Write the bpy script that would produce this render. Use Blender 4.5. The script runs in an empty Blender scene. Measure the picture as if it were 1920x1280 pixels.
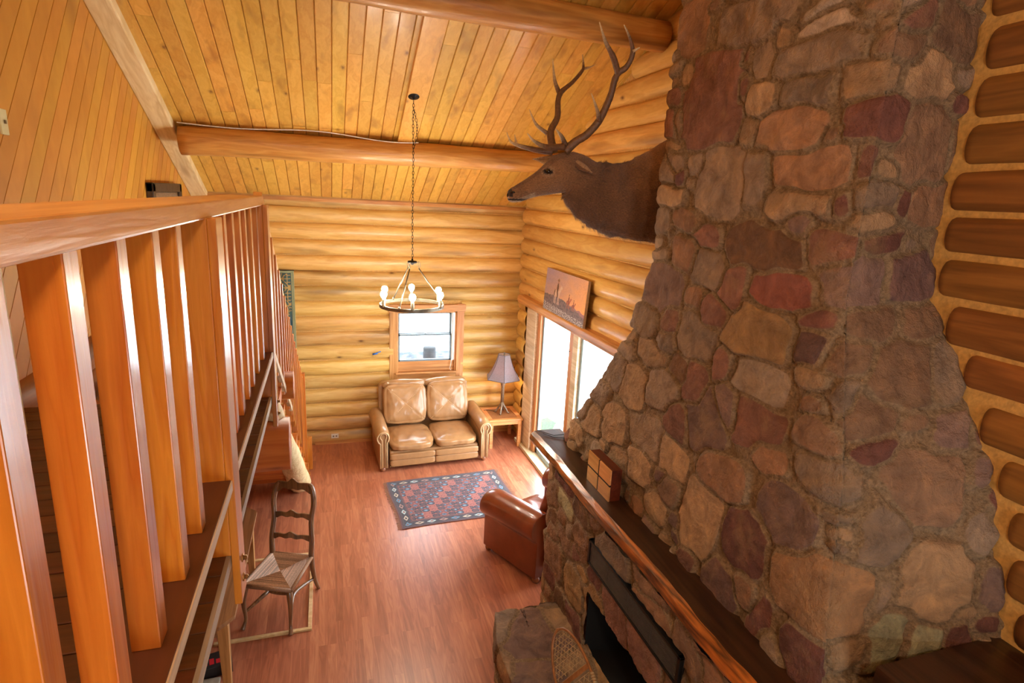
import bpy, bmesh, math, random
import numpy as np
from mathutils import Vector, Matrix, noise
random.seed(7)
rng = np.random.RandomState(11)
PI = math.pi
scene = bpy.context.scene
COL = scene.collection

# ------------------------------------------------------------------ helpers
def lin(c):
    c = c / 255.0
    return c / 12.92 if c <= 0.04045 else ((c + 0.055) / 1.055) ** 2.4
def rgb(r, g, b): return (lin(r), lin(g), lin(b), 1.0)
def interp(v, pts):
    return float(np.interp(v, [p[0] for p in pts], [p[1] for p in pts]))

class MB:
    """collects faces; build() links them as one mesh object"""
    def __init__(s):
        s.v = []; s.f = []; s.t = []; s.sm = []; s.c = []
    def add(s, verts, faces, tone=0.5, smooth=False, col=None):
        o = len(s.v); s.v.extend([tuple(p) for p in verts])
        for i, f in enumerate(faces):
            s.f.append(tuple(k + o for k in f)); s.t.append(tone if not hasattr(tone, '__len__') else tone[i]); s.sm.append(smooth)
            s.c.append(col if (col is None or not isinstance(col, list)) else col[i])
        return s
    def box(s, x0, x1, y0, y1, z0, z1, tone=0.5, M=None, col=None):
        vs = [Vector((x, y, z)) for x in (x0, x1) for y in (y0, y1) for z in (z0, z1)]
        if M is not None: vs = [M @ p for p in vs]
        return s.add(vs, [(0,1,3,2),(4,6,7,5),(0,4,5,1),(2,3,7,6),(0,2,6,4),(1,5,7,3)], tone, False, col)
    def beam(s, a, b, w, h, up=(0,0,1), tone=0.5, w2=None, h2=None):
        a = Vector(a); b = Vector(b); d = (b - a).normalized(); u = Vector(up)
        r = d.cross(u).normalized(); u = r.cross(d).normalized()
        w2 = w if w2 is None else w2; h2 = h if h2 is None else h2
        vs = []
        for p, ww, hh in ((a, w, h), (b, w2, h2)):
            for i, j in ((-1,-1),(1,-1),(1,1),(-1,1)): vs.append(p + r*(i*ww/2) + u*(j*hh/2))
        return s.add(vs, [(3,2,1,0),(4,5,6,7),(0,1,5,4),(1,2,6,5),(2,3,7,6),(3,0,4,7)], tone)
    def tube(s, pts, rad, n=10, tone=0.5, caps=True, closed=False, sq=1.0, col=None):
        pts = [Vector(p) for p in pts]; m = len(pts)
        if not hasattr(rad, '__len__'): rad = [rad]*m
        t0 = (pts[1]-pts[0]).normalized()
        up = Vector((0,0,1)) if abs(t0.z) < .9 else Vector((1,0,0))
        r = t0.cross(up).normalized(); vs = []
        for i, p in enumerate(pts):
            if closed: t = (pts[(i+1)%m]-pts[i-1]).normalized()
            else: t = (pts[min(i+1,m-1)]-pts[max(i-1,0)]).normalized()
            r = (r - t*r.dot(t)).normalized(); u = t.cross(r)
            for k in range(n):
                a = 2*PI*k/n; vs.append(p + (r*math.cos(a) + u*math.sin(a)*sq)*rad[i])
        fs = []
        for i in range(m if closed else m-1):
            j = (i+1) % m
            for k in range(n):
                l = (k+1) % n; fs.append((i*n+k, i*n+l, j*n+l, j*n+k))
        if caps and not closed:
            fs.append(tuple(range(n))[::-1]); fs.append(tuple((m-1)*n+k for k in range(n)))
        return s.add(vs, fs, tone, True, col)
    def lathe(s, prof, c=(0,0,0), n=20, tone=0.5, M=None, capb=True, capt=True):
        vs = []
        for r, z in prof:
            for k in range(n):
                a = 2*PI*k/n; p = Vector((c[0]+r*math.cos(a), c[1]+r*math.sin(a), c[2]+z)); vs.append(M @ p if M is not None else p)
        fs = []
        for i in range(len(prof)-1):
            for k in range(n):
                l = (k+1) % n; fs.append((i*n+k, i*n+l, (i+1)*n+l, (i+1)*n+k))
        if capb: fs.append(tuple(range(n))[::-1])
        if capt: fs.append(tuple((len(prof)-1)*n+k for k in range(n)))
        return s.add(vs, fs, tone, True)
    def prism(s, poly, a, b, fn, tone=0.5, smooth=False):
        """poly: 2D outline; fn(p, q, t) -> 3D ; extruded t=a..b"""
        n = len(poly)
        vs = [fn(p[0], p[1], a) for p in poly] + [fn(p[0], p[1], b) for p in poly]
        s.add(vs[:], [(i, (i+1)%n, n+(i+1)%n, n+i) for i in range(n)], tone, smooth)
        s.add(vs[:n], [tuple(range(n))[::-1]], tone); s.add(vs[n:], [tuple(range(n))], tone)
        return s
    def grid(s, P, tone=0.5, smooth=True, flip=False, col=None, keep=None):
        """P: array (nu, nv, 3)"""
        nu, nv = P.shape[:2]; fs = []; cc = [] ; tt = []
        for i in range(nu-1):
            for j in range(nv-1):
                if keep is not None and not keep[i, j]: continue
                a = (i*nv+j, (i+1)*nv+j, (i+1)*nv+j+1, i*nv+j+1)
                fs.append(a[::-1] if flip else a)
                if col is not None: cc.append(col[i][j])
        s.add(P.reshape(-1, 3).tolist(), fs, tone, smooth, cc if col is not None else None)
        return s
    def build(s, name, mat, parent=None, bevel=0, sub=0, weld=False, solid=0, bseg=2):
        me = bpy.data.meshes.new(name); me.from_pydata(s.v, [], s.f); me.update()
        at = me.attributes.new('tone', 'FLOAT', 'FACE'); at.data.foreach_set('value', s.t)
        me.polygons.foreach_set('use_smooth', s.sm)
        if any(c is not None for c in s.c):
            ca = me.color_attributes.new('scol', 'FLOAT_COLOR', 'CORNER')
            arr = []
            for f, c in zip(s.f, s.c):
                c = c or (0.5, 0.5, 0.5, 1); arr.extend(list(c[:3]+(1,) if len(c) == 3 else c)*len(f))
            ca.data.foreach_set('color', arr)
        bm = bmesh.new(); bm.from_mesh(me)
        if weld: bmesh.ops.remove_doubles(bm, verts=bm.verts, dist=1e-5)
        bmesh.ops.recalc_face_normals(bm, faces=bm.faces); bm.to_mesh(me); bm.free()
        if mat: me.materials.append(mat)
        ob = bpy.data.objects.new(name, me); COL.objects.link(ob)
        if parent: ob.parent = parent
        if bevel:
            m = ob.modifiers.new('bevel', 'BEVEL'); m.width = bevel; m.segments = bseg; m.limit_method = 'ANGLE'; m.angle_limit = 0.6
        if sub:
            m = ob.modifiers.new('sub', 'SUBSURF'); m.levels = sub; m.render_levels = sub
        if solid:
            m = ob.modifiers.new('solid', 'SOLIDIFY'); m.thickness = solid; m.offset = 0
        return ob

def grid_obj(name, P, mat, parent=None, scol=None, mort=None, keep=None, tone=None, flip=False):
    """smooth grid mesh from array with point attributes"""
    nu, nv = P.shape[:2]
    me = bpy.data.meshes.new(name)
    idx = np.arange(nu*nv).reshape(nu, nv)
    q = np.stack([idx[:-1,:-1], idx[1:,:-1], idx[1:,1:], idx[:-1,1:]], -1)
    if flip: q = q[..., ::-1]
    q = q[keep] if keep is not None else q.reshape(-1, 4)
    me.from_pydata(P.reshape(-1,3).tolist(), [], q.tolist()); me.update()
    me.polygons.foreach_set('use_smooth', [True]*len(me.polygons))
    if scol is not None:
        a = me.color_attributes.new('scol', 'FLOAT_COLOR', 'POINT')
        c4 = np.ones((nu*nv, 4)); c4[:, :3] = scol.reshape(-1, 3); a.data.foreach_set('color', c4.ravel())
    if mort is not None:
        a = me.attributes.new('mort', 'FLOAT', 'POINT'); a.data.foreach_set('value', mort.ravel())
    a = me.attributes.new('tone', 'FLOAT', 'FACE'); a.data.foreach_set('value', [0.5]*len(me.polygons))
    me.materials.append(mat)
    ob = bpy.data.objects.new(name, me); COL.objects.link(ob)
    if parent: ob.parent = parent
    return ob

def join_into(target, others):
    """merge other mesh objects into target (same material)"""
    bm = bmesh.new()
    for o in [target]+others: bm.from_mesh(o.data)
    bm.to_mesh(target.data); bm.free()
    for o in others: bpy.data.objects.remove(o)

def empty(name, loc=(0,0,0), rz=0, label=None, cat=None, group=None, kind=None):
    o = bpy.data.objects.new(name, None); COL.objects.link(o); o.location = loc; o.rotation_euler = (0,0,rz)
    o.empty_display_size = .1
    return tag(o, label, cat, group, kind)
def tag(o, label=None, cat=None, group=None, kind=None):
    if label: o['label'] = label
    if cat: o['category'] = cat
    if group: o['group'] = group
    if kind: o['kind'] = kind
    return o

# ------------------------------------------------------------------ materials
def new_mat(name):
    m = bpy.data.materials.new(name); m.use_nodes = True
    nt = m.node_tree; nt.nodes.clear()
    out = nt.nodes.new('ShaderNodeOutputMaterial'); b = nt.nodes.new('ShaderNodeBsdfPrincipled')
    nt.links.new(b.outputs[0], out.inputs[0])
    return m, nt, b
def N(nt, typ, **kw):
    n = nt.nodes.new(typ)
    for k, v in kw.items():
        if k in n.inputs: n.inputs[k].default_value = v
        else: setattr(n, k, v)
    return n
def L(nt, a, b): nt.links.new(a, b)
def ramp(nt, fac, stops):
    r = nt.nodes.new('ShaderNodeValToRGB'); e = r.color_ramp.elements
    while len(e) < len(stops): e.new(0.5)
    for i, (p, c) in enumerate(stops): e[i].position = p; e[i].color = c
    L(nt, fac, r.inputs[0]); return r.outputs[0]
def math_(nt, op, a, b=None, clamp=False):
    n = nt.nodes.new('ShaderNodeMath'); n.operation = op; n.use_clamp = clamp
    for i, v in enumerate((a, b)):
        if v is None: continue
        if isinstance(v, (int, float)): n.inputs[i].default_value = v
        else: L(nt, v, n.inputs[i])
    return n.outputs[0]
def mix(nt, fac, a, b, mode='MIX'):
    n = nt.nodes.new('ShaderNodeMix'); n.data_type = 'RGBA'; n.blend_type = mode
    for i, v in ((0, fac), (6, a), (7, b)):
        if isinstance(v, (int, float, tuple)): n.inputs[i].default_value = v
        else: L(nt, v, n.inputs[i])
    return n.outputs[2]

def wood(name, c1, c2, cd, grain=(1,.08,1), scale=9, rough=.45, knots=.5, tonevar=.5, coat=0.0, bump=.15, ring=.5, streak=.7, spec=.5):
    """grain: per-axis frequency multipliers (small along the grain)"""
    m, nt, b = new_mat(name)
    tc = N(nt, 'ShaderNodeTexCoord'); at = N(nt, 'ShaderNodeAttribute', attribute_name='tone')
    off = N(nt, 'ShaderNodeVectorMath', operation='SCALE'); off.inputs[0].default_value = (37, 53, 71); L(nt, at.outputs['Fac'], off.inputs['Scale'])
    ad = N(nt, 'ShaderNodeVectorMath', operation='ADD'); L(nt, tc.outputs['Object'], ad.inputs[0]); L(nt, off.outputs[0], ad.inputs[1])
    mp = N(nt, 'ShaderNodeMapping'); mp.inputs['Scale'].default_value = grain; L(nt, ad.outputs[0], mp.inputs[0])
    n1 = N(nt, 'ShaderNodeTexNoise', Scale=scale, Detail=3.0, Roughness=.5, Distortion=.4); L(nt, mp.outputs[0], n1.inputs['Vector'])
    rg = math_(nt, 'PINGPONG', math_(nt, 'MULTIPLY', n1.outputs['Fac'], 9.0), 1.0)
    n2 = N(nt, 'ShaderNodeTexNoise', Scale=scale*7, Detail=3.0, Roughness=.6); L(nt, mp.outputs[0], n2.inputs['Vector'])
    f = math_(nt, 'ADD', math_(nt, 'MULTIPLY', n1.outputs['Fac'], 1-ring), math_(nt, 'MULTIPLY', rg, ring))
    f = math_(nt, 'ADD', math_(nt, 'MULTIPLY', f, .75), math_(nt, 'MULTIPLY', n2.outputs['Fac'], .3))
    c = ramp(nt, f, [(.25, c1), (.8, c2)])
    # sparse dark streaks
    n3 = N(nt, 'ShaderNodeTexNoise', Scale=scale*.55, Detail=2.0); L(nt, mp.outputs[0], n3.inputs['Vector'])
    st = ramp(nt, n3.outputs['Fac'], [(.57, (0,0,0,1)), (.74, (1,1,1,1))])
    c = mix(nt, math_(nt, 'MULTIPLY', st, streak), c, cd)
    if knots:
        kmp = N(nt, 'ShaderNodeMapping'); kmp.inputs['Scale'].default_value = tuple(.45 if g < .5 else 1.0 for g in grain); L(nt, ad.outputs[0], kmp.inputs[0])
        v = N(nt, 'ShaderNodeTexVoronoi', Scale=3.4); v.feature = 'F1'; L(nt, kmp.outputs[0], v.inputs['Vector'])
        wn = math_(nt, 'ADD', v.outputs['Distance'], math_(nt, 'MULTIPLY', n2.outputs['Fac'], .05))
        k = ramp(nt, wn, [(.045, (1,1,1,1)), (.10, (.25,.25,.25,1)), (.15, (0,0,0,1))])
        c = mix(nt, math_(nt, 'MULTIPLY', k, knots), c, cd)
    hs = N(nt, 'ShaderNodeHueSaturation'); L(nt, c, hs.inputs['Color'])
    L(nt, math_(nt, 'ADD', math_(nt, 'MULTIPLY', at.outputs['Fac'], tonevar), 1-tonevar/2), hs.inputs['Value'])
    L(nt, math_(nt, 'ADD', math_(nt, 'MULTIPLY', math_(nt, 'FRACT', math_(nt, 'MULTIPLY', at.outputs['Fac'], 7.3)), .016), .493), hs.inputs['Hue'])
    L(nt, hs.outputs[0], b.inputs['Base Color'])
    b.inputs['Roughness'].default_value = rough; b.inputs['Coat Weight'].default_value = coat; b.inputs['Coat Roughness'].default_value = .15
    b.inputs['Specular IOR Level'].default_value = spec
    bp = N(nt, 'ShaderNodeBump', Strength=bump, Distance=.01); L(nt, f, bp.inputs['Height']); L(nt, bp.outputs[0], b.inputs['Normal'])
    return m

def plain(name, col, rough=.5, metal=0, noise_amt=.15, scale=30, bump=0, coat=0, emit=None, spec=.5, stretch=(1,1,1)):
    m, nt, b = new_mat(name)
    tc = N(nt, 'ShaderNodeTexCoord'); mp = N(nt, 'ShaderNodeMapping'); mp.inputs['Scale'].default_value = stretch
    L(nt, tc.outputs['Object'], mp.inputs[0])
    n = N(nt, 'ShaderNodeTexNoise', Scale=scale, Detail=4.0); L(nt, mp.outputs[0], n.inputs['Vector'])
    d = tuple(x*(1-noise_amt) for x in col[:3])+(1,); u = tuple(min(1, x*(1+noise_amt)) for x in col[:3])+(1,)
    L(nt, ramp(nt, n.outputs['Fac'], [(.3, d), (.7, u)]), b.inputs['Base Color'])
    b.inputs['Roughness'].default_value = rough; b.inputs['Metallic'].default_value = metal; b.inputs['Coat Weight'].default_value = coat
    b.inputs['Specular IOR Level'].default_value = spec
    if bump:
        bp = N(nt, 'ShaderNodeBump', Strength=bump, Distance=.01); L(nt, n.outputs['Fac'], bp.inputs['Height']); L(nt, bp.outputs[0], b.inputs['Normal'])
    if emit:
        b.inputs['Emission Color'].default_value = emit[0]; b.inputs['Emission Strength'].default_value = emit[1]
    return m

def vcol(name, rough=.8, scale=60, amt=.25, bump=.2, stretch=(1,1,1), sheen=0):
    m, nt, b = new_mat(name)
    at = N(nt, 'ShaderNodeAttribute', attribute_name='scol'); tc = N(nt, 'ShaderNodeTexCoord')
    mp = N(nt, 'ShaderNodeMapping'); mp.inputs['Scale'].default_value = stretch; L(nt, tc.outputs['Object'], mp.inputs[0])
    n = N(nt, 'ShaderNodeTexNoise', Scale=scale, Detail=4.0); L(nt, mp.outputs[0], n.inputs['Vector'])
    g = ramp(nt, n.outputs['Fac'], [(.3, (1-amt,)*3+(1,)), (.7, (1+amt,)*3+(1,))])
    L(nt, mix(nt, 1.0, at.outputs['Color'], g, 'MULTIPLY'), b.inputs['Base Color'])
    b.inputs['Roughness'].default_value = rough; b.inputs['Sheen Weight'].default_value = sheen
    bp = N(nt, 'ShaderNodeBump', Strength=bump, Distance=.01); L(nt, n.outputs['Fac'], bp.inputs['Height']); L(nt, bp.outputs[0], b.inputs['Normal'])
    return m

def stone_mat(name):
    m, nt, b = new_mat(name)
    at = N(nt, 'ShaderNodeAttribute', attribute_name='scol'); mo = N(nt, 'ShaderNodeAttribute', attribute_name='mort'); tc = N(nt, 'ShaderNodeTexCoord')
    n1 = N(nt, 'ShaderNodeTexNoise', Scale=7.0, Detail=6.0, Roughness=.65, Distortion=.6); L(nt, tc.outputs['Object'], n1.inputs['Vector'])
    n2 = N(nt, 'ShaderNodeTexNoise', Scale=45.0, Detail=5.0, Roughness=.7); L(nt, tc.outputs['Object'], n2.inputs['Vector'])
    n3 = N(nt, 'ShaderNodeTexNoise', Scale=3.3, Detail=4.0, Roughness=.6); L(nt, tc.outputs['Object'], n3.inputs['Vector'])
    g = ramp(nt, n1.outputs['Fac'], [(.3, (.62,.60,.60,1)), (.52, (1,1,1,1)), (.72, (1.45,1.38,1.25,1))])
    c = mix(nt, 1.0, at.outputs['Color'], g, 'MULTIPLY')
    # lichen / efflorescence blotches
    bl = ramp(nt, n3.outputs['Fac'], [(.55, (0,0,0,1)), (.68, (1,1,1,1))])
    c = mix(nt, math_(nt, 'MULTIPLY', bl, .40), c, rgb(172, 138, 98))
    mc = ramp(nt, n2.outputs['Fac'], [(.3, rgb(112, 90, 66)), (.7, rgb(172, 144, 110))])
    mf = math_(nt, 'ADD', mo.outputs['Fac'], math_(nt, 'MULTIPLY', math_(nt, 'SUBTRACT', n1.outputs['Fac'], .5), .7))
    mf = ramp(nt, mf, [(.38, (0,0,0,1)), (.62, (1,1,1,1))])
    c = mix(nt, mf, c, mc)
    L(nt, c, b.inputs['Base Color']); b.inputs['Roughness'].default_value = .8; b.inputs['Specular IOR Level'].default_value = .3
    n4 = N(nt, 'ShaderNodeTexNoise', Scale=20.0, Detail=8.0, Roughness=.75); n4.noise_type = 'RIDGED_MULTIFRACTAL' if hasattr(n4, 'noise_type') else n4.noise_type; L(nt, tc.outputs['Object'], n4.inputs['Vector'])
    h = math_(nt, 'ADD', math_(nt, 'ADD', n1.outputs['Fac'], math_(nt, 'MULTIPLY', n2.outputs['Fac'], .6)), math_(nt, 'MULTIPLY', n4.outputs['Fac'], .12))
    bp = N(nt, 'ShaderNodeBump', Strength=1.0, Distance=.035); L(nt, h, bp.inputs['Height']); L(nt, bp.outputs[0], b.inputs['Normal'])
    return m

GX, GY, GZ = (.07,1,1), (1,.07,1), (1,1,.07)
M = {}
M['ceil'] = wood('ceiling_pine', rgb(208,152,60), rgb(232,184,92), rgb(120,68,24), GY, 11, .42, .9, .2, coat=.15, ring=.3, streak=.45)
M['ceilwall'] = wood('gable_pine', rgb(192,130,42), rgb(214,154,62), rgb(140,82,26), (1,.25,.16), 8, .5, .5, .12, ring=.25)
M['log'] = wood('log_honey', rgb(198,146,66), rgb(230,192,118), rgb(106,68,30), (.14,1,1), 9, .42, 1.0, .34, coat=.15, ring=.3)
M['logy'] = wood('log_honey_side', rgb(198,142,62), rgb(230,188,110), rgb(106,66,28), (1,.14,1), 9, .42, 1.0, .3, coat=.15, ring=.3)
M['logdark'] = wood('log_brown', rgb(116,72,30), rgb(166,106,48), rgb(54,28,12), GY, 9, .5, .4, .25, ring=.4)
M['beam'] = wood('beam_log', rgb(188,122,54), rgb(214,156,82), rgb(84,44,18), (.1,1,1), 11, .42, .8, .2, coat=.2, bump=.4)
M['rafter'] = wood('pale_hewn', rgb(214,188,132), rgb(238,220,172), rgb(150,108,60), (1,.15,.15), 9, .6, .5, .2)
M['chinkdim'] = plain('chinking_shadowed_end', rgb(212,164,88), .85, 0, .18, 40, .4)  # chinking copy for the near end, its dim light tuned into the colour
M['chink'] = plain('chinking', rgb(204,160,92), .85, 0, .18, 40, .4)
M['fir'] = wood('fir_stain', rgb(184,98,22), rgb(208,128,40), rgb(100,40,12), GZ, 16, .36, .55, .18, coat=.8, ring=.45)
M['firy'] = wood('fir_rail', rgb(202,126,52), rgb(228,164,88), rgb(140,66,22), GY, 16, .35, .3, .25, coat=.35, ring=.4)
M['darkdeck'] = wood('dark_deck', rgb(74,38,16), rgb(104,56,26), rgb(28,12,6), GX, 7, .5, .4, .35)
M['darky'] = wood('dark_plate', rgb(72,34,16), rgb(92,46,22), rgb(34,14,6), GY, 7, .42, .2, .1, coat=.1)
M['pale'] = wood('pale_edge', rgb(196,172,134), rgb(222,204,172), rgb(150,118,78), GY, 12, .6, .2, .1)
M['grayedge'] = wood('lit_gray_edge', rgb(168,150,128), rgb(204,190,170), rgb(120,96,76), GY, 12, .6, .2, .1)
M['trim'] = wood('window_trim', rgb(184,118,62), rgb(214,156,96), rgb(120,66,30), GZ, 12, .45, .3, .2)
M['trimx'] = wood('window_trim_x', rgb(184,118,62), rgb(214,156,96), rgb(120,66,30), GX, 12, .45, .3, .2)
M['trimy'] = wood('door_trim_y', rgb(184,118,62), rgb(214,156,96), rgb(120,66,30), GY, 12, .45, .3, .2)
M['mantel'] = wood('mantel_stain', rgb(66,28,10), rgb(204,112,44), rgb(26,10,5), (1,.12,1), 10, .3, .8, .2, coat=.5, bump=.6, ring=.6)
M['manteltop'] = wood('mantel_top', rgb(40,22,12), rgb(72,44,24), rgb(18,10,6), GY, 8, .4, .4, .2, coat=.3)
M['stair'] = wood('stair_tread', rgb(176,92,34), rgb(206,124,56), rgb(90,40,16), GX, 9, .45, .5, .4)
M['hewn'] = wood('hewn_pale', rgb(206,178,122), rgb(228,208,160), rgb(150,108,58), (1,.3,.3), 12, .6, .3, .2, bump=.6)
M['oak'] = wood('end_table_oak', rgb(206,134,72), rgb(228,164,102), rgb(150,84,40), GX, 14, .4, .1, .2, coat=.2)
M['desk'] = wood('desk_walnut', rgb(128,84,52), rgb(168,118,76), rgb(80,46,26), GY, 10, .45, .3, .2, coat=.1)
M['deskleg'] = wood('desk_leg', rgb(164,112,58), rgb(196,142,84), rgb(84,52,30), GZ, 12, .5, .3, .2)
M['chairw'] = wood('chair_walnut', rgb(96,60,34), rgb(142,98,60), rgb(50,28,16), GZ, 14, .34, .2, .2, coat=.7)
M['strip'] = wood('pine_strip', rgb(206,166,112), rgb(230,198,150), rgb(150,100,56), (.3,.3,1), 20, .5, .2, .2)
M['boxw'] = wood('box_maple', rgb(206,148,84), rgb(226,172,108), rgb(160,100,50), GY, 14, .4, .1, .2)
M['boxd'] = wood('box_dark', rgb(84,34,16), rgb(110,50,26), rgb(50,20,10), GY, 14, .3, .1, .2, coat=.3)
M['black'] = plain('black_metal', (.012,.011,.01,1), .4, .6)
M['bronze'] = plain('brushed_bronze', rgb(120,110,92), .40, .75)
M['iron'] = plain('lamp_iron', rgb(150,132,112), .45, .6, .3, 40)
M['soot'] = plain('soot', (.004,.004,.004,1), .95)
M['grille'] = plain('grille_black', (.085,.08,.075,1), .5, .3)
M['white'] = plain('white_plastic', rgb(236,232,218), .4, 0, .03)
M['cream'] = plain('cream_plate', rgb(214,210,160), .5, 0, .03)
M['vinyl'] = plain('vinyl_frame', rgb(196,196,188), .4, 0, .03)
M['doorsash'] = plain('door_sash', rgb(140,160,166), .4, 0, .05)
M['bluegray'] = plain('blue_gray_sash', rgb(120,140,150), .4, 0, .05)
M['blue'] = plain('blue_clip', rgb(40,110,190), .4, 0, .05)
M['leather'] = plain('tan_leather', rgb(168,124,80), .32, 0, .12, 9, .06, coat=.25)
M['leatherp'] = plain('tan_piping', rgb(206,170,124), .4, 0, .05)
M['brownl'] = plain('brown_leather', rgb(128,58,26), .30, 0, .22, 6, .06, coat=.35)
M['nail'] = plain('nailhead', rgb(190,150,96), .3, .9)
M['foot'] = plain('bun_foot', rgb(150,92,54), .35, 0, .1, 20, coat=.4)
M['cane'] = vcol('cane', .7, 80, .1, .1)
M['rugm'] = vcol('rug_wool', .95, 220, .25, .5, sheen=.3)
M['paint'] = vcol('canvas_paint', .6, 60, .12, .1)
M['rush'] = vcol('rush_weave', .42, 90, .2, .3)
M['fringe'] = plain('fringe', rgb(150,112,88), .9)
M['cord'] = plain('cord', (.015,.012,.01,1), .5)
M['wire'] = plain('white_wire', rgb(220,214,206), .5)
M['ash'] = wood('snowshoe_ash', rgb(138,84,44), rgb(170,112,66), rgb(90,50,26), (.5,.5,.5), 14, .4, 0, .2, coat=.2)
M['rawhide'] = plain('rawhide', rgb(178,146,100), .6)
M['elk'] = vcol('elk_fur', .92, 70, .38, .9, (1,1,3), .25)
M['antler'] = vcol('antler_bone', .5, 50, .25, .4)
M['eye'] = plain('eye', (.004,.003,.002,1), .08, 0, 0, coat=1)
M['stone'] = stone_mat('field_stone')
M['canvasedge'] = plain('canvas_edge', rgb(186,170,150), .8)
M['carton'] = plain('carton_black', rgb(30,26,28), .5)
M['red'] = plain('carton_red', rgb(190,24,36), .5)
M['greyboard'] = plain('grey_board', rgb(150,140,126), .8)

def glass_mat():
    m = bpy.data.materials.new('window_glass'); m.use_nodes = True; nt = m.node_tree; nt.nodes.clear()
    o = nt.nodes.new('ShaderNodeOutputMaterial'); t = nt.nodes.new('ShaderNodeBsdfTransparent'); g = nt.nodes.new('ShaderNodeBsdfGlossy')
    g.inputs['Roughness'].default_value = .02; f = nt.nodes.new('ShaderNodeLayerWeight'); f.inputs['Blend'].default_value = .12
    t.inputs['Color'].default_value = (.97,.985,1,1)
    mx = nt.nodes.new('ShaderNodeMixShader'); mx.inputs[0].default_value = .05; nt.links.new(t.outputs[0], mx.inputs[1]); nt.links.new(g.outputs[0], mx.inputs[2]); nt.links.new(mx.outputs[0], o.inputs[0])
    return m
M['glass'] = glass_mat()
def bulb_mat(name, col, s):
    m, nt, b = new_mat(name); b.inputs['Base Color'].default_value = (1,1,1,1)
    b.inputs['Emission Color'].default_value = col; b.inputs['Emission Strength'].default_value = s; return m

def floor_mat():
    m, nt, b = new_mat('laminate_floor')
    tc = N(nt, 'ShaderNodeTexCoord'); mp = N(nt, 'ShaderNodeMapping'); mp.inputs['Rotation'].default_value = (0,0,PI/2); L(nt, tc.outputs['Object'], mp.inputs[0])
    bk = N(nt, 'ShaderNodeTexBrick', Scale=1.0); bk.inputs['Mortar Size'].default_value = .0012; bk.inputs['Brick Width'].default_value = .78; bk.inputs['Row Height'].default_value = .078
    bk.inputs['Color1'].default_value = (0,0,0,1); bk.inputs['Color2'].default_value = (1,1,1,1); bk.inputs['Mortar'].default_value = (.2,.2,.2,1); bk.offset = .37; bk.offset_frequency = 3
    L(nt, mp.outputs[0], bk.inputs['Vector'])
    off = N(nt, 'ShaderNodeVectorMath', operation='SCALE'); L(nt, bk.outputs['Color'], off.inputs[0]); off.inputs['Scale'].default_value = 9.0
    ad = N(nt, 'ShaderNodeVectorMath', operation='ADD'); L(nt, tc.outputs['Object'], ad.inputs[0]); L(nt, off.outputs[0], ad.inputs[1])
    gm = N(nt, 'ShaderNodeMapping'); gm.inputs['Scale'].default_value = (1, .10, 1); L(nt, ad.outputs[0], gm.inputs[0])
    n1 = N(nt, 'ShaderNodeTexNoise', Scale=14.0, Detail=3.0, Distortion=.5); L(nt, gm.outputs[0], n1.inputs['Vector'])
    rg = math_(nt, 'PINGPONG', math_(nt, 'MULTIPLY', n1.outputs['Fac'], 9.0), 1.0)
    f = math_(nt, 'ADD', math_(nt, 'MULTIPLY', bk.outputs['Color'], .45), math_(nt, 'MULTIPLY', rg, .4))
    c = ramp(nt, f, [(.05, rgb(152,88,62)), (.45, rgb(178,108,78)), (.85, rgb(198,130,94))])
    L(nt, c, b.inputs['Base Color']); b.inputs['Roughness'].default_value = .34
    b.inputs['Coat Weight'].default_value = .25; b.inputs['Coat Roughness'].default_value = .3
    bp = N(nt, 'ShaderNodeBump', Strength=.12, Distance=.003); L(nt, rg, bp.inputs['Height']); L(nt, bp.outputs[0], b.inputs['Normal'])
    return m
M['floor'] = floor_mat()

# ------------------------------------------------------------------ stone surfaces
PAL = {'r': (122,88,74), 'm': (104,70,62), 'M': (132,82,70), 'b': (124,100,80), 'd': (104,78,56), 'o': (136,106,82), 't': (148,124,96),
       'T': (148,120,82), 'g': (128,112,96), 'p': (116,96,88), 'P': (98,76,72), 'w': (156,142,126), 'y': (148,148,120), 'H': (152,120,88)}
def pal_lin(k):
    c = PAL[k]; return (lin(c[0]), lin(c[1]), lin(c[2]))
def vnoise(P, sc, seed=0.0):
    return np.array([noise.noise(Vector((p[0]*sc+seed, p[1]*sc+seed, p[2]*sc))) for p in P.reshape(-1,3)]).reshape(P.shape[:-1])

def stone_field(UV, sites, warp):
    """UV (...,2) surface metres; sites: array (u,v,a,b) ; returns height, mortar, owner"""
    shp = UV.shape[:-1]; q = UV.reshape(-1,2) + warp.reshape(-1,2)
    d1 = np.full(len(q), 9.0); d2 = np.full(len(q), 9.0); ow = np.zeros(len(q), int); sz = np.ones(len(q))
    for k, s in enumerate(sites):
        u, v, a, b_, rot = s[:5]
        du = q[:,0]-u; dv = q[:,1]-v
        m = (np.abs(du) < a*3+.1) & (np.abs(dv) < b_*3+.1)
        if not m.any(): continue
        du = du[m]; dv = dv[m]; cr, sr = math.cos(rot), math.sin(rot)
        x = (du*cr+dv*sr)/a; y = (-du*sr+dv*cr)/b_
        e = (np.abs(x)**3.4+np.abs(y)**3.4)**(1/3.4)
        i = np.nonzero(m)[0]; lt = e < d1[i]
        d2[i] = np.where(lt, d1[i], np.minimum(d2[i], e)); sz[i] = np.where(lt, min(a, b_), sz[i]); ow[i] = np.where(lt, k, ow[i]); d1[i] = np.where(lt, e, d1[i])
    edge = np.minimum((d2-d1)*.5, (1.22-d1))*sz     # metres to the stone's rim
    return edge.reshape(shp), ow.reshape(shp), d1.reshape(shp)

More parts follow.
